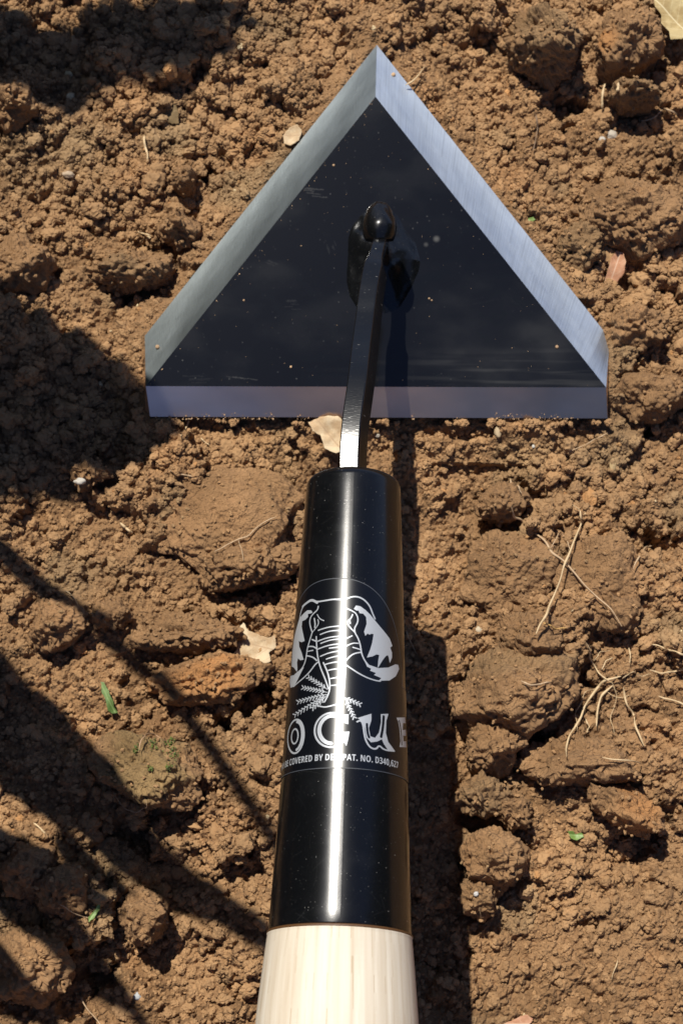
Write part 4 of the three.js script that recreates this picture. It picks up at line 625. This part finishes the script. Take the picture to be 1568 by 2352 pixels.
// pebbles and pale grains
function pebble(px, py, rpx, tint, label, sx = 1, sy = 1) {
  const g = new THREE.IcosahedronGeometry(1, 6), p = g.attributes.position; for (let i = 0; i < p.count; i++) { const x = p.getX(i), y = p.getY(i), z = p.getZ(i), r = 0.9 + 0.35 * fbm(x * 1.4 + px, y * 1.4, z * 1.4, 3); p.setXYZ(i, x * r * rpx * MM * sx, y * r * rpx * MM * 0.75, z * r * rpx * MM * sy); }
  const m = mesh('pebble', mergeVertices((g.deleteAttribute('normal'), g.deleteAttribute('uv'), g), 1e-7), new THREE.MeshStandardMaterial({ color: new THREE.Color().setRGB(...tint.map((v) => v * 0.68)), roughness: 0.75, bumpMap: soilBump, bumpScale: 0.0002 })); m.geometry.computeVertexNormals();
  m.position.copy(on(px, py, rpx * MM * 0.35)); return tag(m, label, 'pebble');
}
pebble(158, 403, 13, [.62, .47, .32], 'cream pebble at upper left, left one of a pair', 1.2, .7); pebble(186, 412, 11, [.66, .46, .27], 'warm cream pebble at upper left, right one of a pair');
pebble(1402, 312, 17, [.62, .54, .44], 'whitish rough pebble at right above the large brown clod', 1, .8); pebble(1382, 322, 9, [.66, .6, .52], 'small white pebble left of the whitish rough pebble');
pebble(1143, 994, 11, [.6, .45, .27], 'oblong cream pebble below the back edge', .8, 1.4); pebble(1406, 1068, 11, [.62, .44, .22], 'cream pebble standing in the soil below the right end of the blade', .8, 1.7); pebble(185, 1107, 13, [.7, .64, .55], 'white pebble under the small sunlit clod in the shadow', 1.2, .7); pebble(548, 2330 - 1575, 1, [.6, .5, .4], 'speck of pale grit left of the blade corner');
pebble(1093, 2053, 6, [.75, .72, .68], 'glinting white pebble on the lowest clod by the handle shadow'); pebble(316, 2288, 10, [.6, .62, .62], 'grey-white pebble on the flat soil at lower left'); pebble(866, 1000, 6, [.7, .62, .5], 'white grit between the neck and its shadow'); pebble(1225, 1085 - 60, 5, [.8, .78, .7], 'bright grit below the back edge at right'); pebble(1098, 1448, 9, [.7, .58, .4], 'pale seed at the foot of the hooked straw'); pebble(438, 330 * 1.0 + 12, 6, [.75, .68, .56], 'white grit at upper left between the straw and the leaf chip');
// moss on the mossy clod
{
  const g = new THREE.IcosahedronGeometry(1, 1), m = new THREE.InstancedMesh(g, new THREE.MeshStandardMaterial({ color: new THREE.Color().setRGB(.10, .13, .025), roughness: .7 }), 220), q = rng(9), M4 = new THREE.Matrix4(), c = new THREE.Color();
  const spots = [[352, 1708, 13], [390, 1715, 16], [402, 1736, 14], [312, 1720, 9], [388, 1762, 10], [396, 1700, 9], [346, 1766, 5]];
  for (let i = 0; i < 220; i++) { const [x, y, r] = spots[i % spots.length], p = on(x + (q() + q() + q() - 1.5) * r, y + (q() + q() + q() - 1.5) * r, .0006), s = (0.9 + 1.9 * q() * q()) * MM; M4.makeScale(s, s * 1.3, s).setPosition(p); m.setMatrixAt(i, M4); m.setColorAt(i, c.setRGB(.7 + .7 * q(), .8 + .5 * q(), .6 + q())); }
  m.name = 'moss'; m.castShadow = m.receiveShadow = true; scene.add(m); tag(m, 'bright green moss tufts on the clod at lower left', 'moss', null, 'stuff');
}
// grains of soil that stuck to the blade
{
  const q = rng(21), g = new THREE.IcosahedronGeometry(1, 2), list = []; const M4 = new THREE.Matrix4(), c = new THREE.Color();
  const put = (px, py, r, y) => { const p = at(px, py, y); M4.makeScale(r * MM, r * MM * .8, r * MM).setPosition(p.x, p.y + r * MM * .4, p.z); list.push([M4.clone(), .8 + .9 * q()]); };
  put(362, 797, 5, .0095); put(1278, 797, 4, BTOP); put(985, 686, 2.6, BTOP); put(991, 690, 2.2, BTOP); put(766, 380, 3, BTOP); put(668, 843, 3, BTOP); put(903, 172, 5, .0065); put(560, 690, 2.5, BTOP);
  for (let i = 0; i < 420; i++) { const x = lerp(350, 1390, q()), y = 963 - 14 * Math.pow(q(), 3), r = .6 + 1.5 * Math.pow(q(), 4); if (noise(x * .02, 3) > 0) put(x, y, r, lerp(BLOW, .0075, (962 - y) / 24)); }
  for (let i = 0; i < 36; i++) { const t = q(), r = .5 + 1.4 * q() * q(); put(lerp(345, 860, t), lerp(880, 235, t) + 10 * q(), r, BTOP); }
  for (let i = 0; i < 110; i++) { const a = q(), b = q() * (1 - a), x = 862 * a + 335 * b + 1390 * (1 - a - b), y = 222 * a + 888 * b + 888 * (1 - a - b); put(x, y, .45 + .8 * Math.pow(q(), 4), BTOP); }
  const m = new THREE.InstancedMesh(g, new THREE.MeshStandardMaterial({ color: new THREE.Color().setRGB(.32, .21, .12), roughness: .9 }), list.length); list.forEach(([a, b], i) => { m.setMatrixAt(i, a); m.setColorAt(i, c.setRGB(b, b, b)); });
  m.name = 'soil_grains'; m.castShadow = m.receiveShadow = true; scene.add(m); tag(m, 'fine soil grains stuck to the black blade and its edges', 'soil grains', null, 'stuff');
}

// ---------------------------------------------------------------- the plant beyond the left edge that throws the shadows, and added hedges round about
{
  const bp = new THREE.Vector3(-0.36, 0, -0.16), plant = base('leafy_plant', bp); tag(plant, 'leafy green garden plant growing left of the picture, shading the soil', 'plant');
  const stemMat = fibre([.16, .2, .06], .6), gl = leafMat([.20, .32, .10], [.15, .26, .08], [.3, .42, .16], .5, .04);
  const K = new THREE.Vector3(SUN.x / SUN.y, 0, SUN.z / SUN.y);
  const caster = (px, py, h) => { const p = at(px, py, 0.004); return new THREE.Vector3(p.x + K.x * h - bp.x, h, p.z + K.z * h - bp.z); };
  const stem = (pts, w0, w1) => { const c = new THREE.CatmullRomCurve3([new THREE.Vector3(0.01, -0.01, 0), ...pts], false, 'centripetal'), n = 48, k = 9, fr = c.computeFrenetFrames(n), pos = [], uv = [], idx = []; for (let i = 0; i <= n; i++) { const t = i / n, p = c.getPointAt(t), r = lerp(w0, w1, t) / 2; for (let a = 0; a <= k; a++) { const A = a / k * 6.2832, N = fr.normals[i], B = fr.binormals[i]; pos.push(p.x + (N.x * Math.cos(A) + B.x * Math.sin(A)) * r, p.y + (N.y * Math.cos(A) + B.y * Math.sin(A)) * r, p.z + (N.z * Math.cos(A) + B.z * Math.sin(A)) * r); uv.push(a / k * .03, t * .4); if (i < n && a < k) { const q = i * (k + 1) + a; idx.push(q, q + k + 1, q + 1, q + 1, q + k + 1, q + k + 2); } } } const g = new THREE.BufferGeometry(); g.setAttribute('position', new THREE.Float32BufferAttribute(pos, 3)); g.setAttribute('uv', new THREE.Float32BufferAttribute(uv, 2)); g.setIndex(idx); g.computeVertexNormals(); mesh('stem', g, stemMat, plant); };
  const leaf = (a, b, w, cup = 0.2, parent = plant) => {   // a broad pointed leaf from a to b
    const L = b.clone().sub(a), len = L.length(), S = new THREE.Vector3(-L.z, 0, L.x).normalize(), pos = [], uv = [], idx = [], N = 22, M = 12;
    for (let i = 0; i <= N; i++) for (let j = 0; j <= M; j++) { const t = i / N, s = j / M * 2 - 1, hw = w * Math.pow(Math.sin(Math.PI * Math.pow(t, 0.72)), 0.8) * (1 + 0.07 * Math.sin(t * 37 + (s > 0 ? 1 : 0))), p = a.clone().addScaledVector(L, t).addScaledVector(S, s * hw); p.y += cup * Math.abs(s) * hw - 0.25 * len * (t - 0.5) * (t - 0.5) + 0.004 * noise(t * 9, s * 4, len * 90); pos.push(p.x, p.y, p.z); uv.push(t * len, s * hw); if (i < N && j < M) { const q = i * (M + 1) + j; idx.push(q, q + 1, q + M + 1, q + 1, q + M + 2, q + M + 1); } }
    const g = new THREE.BufferGeometry(); g.setAttribute('position', new THREE.Float32BufferAttribute(pos, 3)); g.setAttribute('uv', new THREE.Float32BufferAttribute(uv, 2)); g.setIndex(idx); g.computeVertexNormals(); return mesh('leaf', g, gl, parent);
  };
  // long stalks
  stem([caster(0, 1258, .25), caster(226, 1440, .30), caster(403, 1612, .35), caster(640, 1950, .42), caster(740, 2080, .45)].map((p) => p), .006, .0058);
  stem([caster(-80, 1560, .22), caster(270, 1890, .30), caster(600, 2165, .38), caster(760, 2270, .42)], .007, .007);
  stem([caster(-60, 1880, .22), caster(120, 2035, .27), caster(200, 2180, .31), caster(322, 2345, .36), caster(420, 2480, .4)], .006, .005);
  stem([caster(-120, 2060, .2), caster(0, 2195, .24), caster(110, 2335, .28)], .006, .005);
  // leaf blades on the stalks
  leaf(caster(-190, 1440, .24), caster(420, 2030, .33), .0170, .1); leaf(caster(60, 1770, .27), caster(660, 2190, .37), .0105, .1); leaf(caster(-120, 1580, .22), caster(290, 1960, .30), .0140, .1); leaf(caster(-150, 1150, .22), caster(230, 1450, .30), .0050, .1); leaf(caster(-200, 1440, .26), caster(150, 1640, .30), .009, .1);
  leaf(caster(-140, 1860, .23), caster(330, 2350, .33), .0110, .1); leaf(caster(-150, 2120, .22), caster(140, 2370, .28), .0100, .1); leaf(caster(-120, 1890, .24), caster(310, 2140, .30), .0105, .1); leaf(caster(120, 1930, .28), caster(330, 2090, .31), .006, .1);
  leaf(caster(-160, 800, .30), caster(440, 1030, .36), .034, .1); leaf(caster(-260, 1010, .32), caster(330, 1080, .36), .014, .1); leaf(caster(-180, 740, .31), caster(240, 880, .35), .016, .1); leaf(caster(-200, 1100, .31), caster(90, 1140, .33), .012, .1);
  leaf(caster(-150, 90, .34), caster(390, 150, .38), .0185, .1); leaf(caster(130, 60, .38), caster(620, 75, .42), .0130, .1); leaf(caster(240, 140, .39), caster(570, 130, .41), .011, .1); leaf(caster(-120, 170, .36), caster(210, 235, .38), .0120, .1); leaf(caster(-200, 30, .36), caster(200, 60, .38), .008, .1);
  stem([caster(-260, 600, .22), caster(-160, 800, .30)], .005, .003); stem([caster(-420, 350, .2), caster(-300, 150, .3), caster(-150, 90, .34)], .005, .003);
  // the mass of the plant: leaves set all round the stalks, further left
  const q = rng(1234), list = [], M4 = new THREE.Matrix4(), E = new THREE.Euler(), Q = new THREE.Quaternion();
  for (let i = 0; i < 1500; i++) { const x = -0.30 - 0.75 * q(), y = 0.05 + 0.75 * q(), z = -0.85 + 1.15 * q(); if (x + 0.231 * y > -0.205 || (x > -0.42 && y > 0.45)) continue; E.set((q() - .5) * 1.3, q() * 6.3, (q() - .5) * 1.3); M4.compose(new THREE.Vector3(x - bp.x, y, z - bp.z), Q.setFromEuler(E), new THREE.Vector3(1, 1, 1).multiplyScalar(.6 + .8 * q())); list.push(M4.clone()); }
  const lf = leaf(new THREE.Vector3(-.04, 0, 0), new THREE.Vector3(.05, 0, 0), .026, .25, new THREE.Group()), im = new THREE.InstancedMesh(lf.geometry, gl, list.length); list.forEach((m, i) => im.setMatrixAt(i, m)); im.name = 'foliage'; im.userData.kind = 'stuff'; im.castShadow = im.receiveShadow = true; plant.add(im);
  for (const [x, y, z] of [[-.2, .5, -.2], [-.35, .6, .1], [-.1, .55, -.4], [-.45, .5, -.3]]) stem([new THREE.Vector3(x * .4, y * .5, z * .4), new THREE.Vector3(x, y, z)], .012, .005);
  // unseen hedges round the plot, added to block sky and reflect green
  const hl = new THREE.MeshPhysicalMaterial({ color: new THREE.Color().setRGB(.045, .075, .022), roughness: .6, transmission: .3, thickness: 0, side: THREE.DoubleSide }), lg = leaf(new THREE.Vector3(-.07, 0, 0), new THREE.Vector3(.08, 0, 0), .05, .3, new THREE.Group()).geometry, wood = fibre([.09, .06, .04]);
  const small = new THREE.BufferGeometry(); small.setAttribute('position', new THREE.Float32BufferAttribute([-.09, 0, 0, 0, .015, .05, .1, 0, 0, 0, .015, -.05], 3)); small.setIndex([0, 1, 2, 0, 2, 3]); small.computeVertexNormals(); lg.dispose();
  const hedge = (label, x, z, len, turn, h, n, seed) => {
    const o = base('unseen_hedge', new THREE.Vector3(x, 0, z)); o.rotation.y = turn; tag(o, label, 'hedge'); const q = rng(seed), im = new THREE.InstancedMesh(small, hl, n), c = new THREE.Color();
    for (let i = 0; i < n; i++) { E.set(q() * 6, q() * 6, q() * 6); const u = q() * 2 - 1, top = h * (0.85 + 0.22 * noise(u * len, seed)), y = top * Math.pow(q(), .8), d = (q() + q() - 1) * .55 * (1 + .25 * noise(u * len * 2, y * 2, seed)); M4.compose(new THREE.Vector3(u * len / 2, y, d), Q.setFromEuler(E), new THREE.Vector3(1, 1, 1).multiplyScalar(.7 + .9 * q())); im.setMatrixAt(i, M4); const v = .6 + .9 * q(); im.setColorAt(i, c.setRGB(v, v, v)); }
    im.name = 'foliage'; im.userData.kind = 'stuff'; o.add(im); for (let i = 0; i < 7; i++) { const t = new THREE.CylinderGeometry(.02, .05, h * .8, 8).translate((i / 6 - .5) * len * .9, h * .4, 0); mesh('trunk', t, wood, o); }
  };
  hedge('tall dark green hedge added beyond the left side to block sky light', -2.6, -0.6, 7, Math.PI / 2, 3.4, 16000, 3);
  hedge('green hedge beyond the right side of the plot', 3.4, 1.8, 6, Math.PI / 2, 3.8, 15000, 5);
  hedge('hedge added behind the camera to block sky light', 0.2, 5.5, 9, 0, 1.5, 12000, 8);
}
renderer.render(scene, camera);
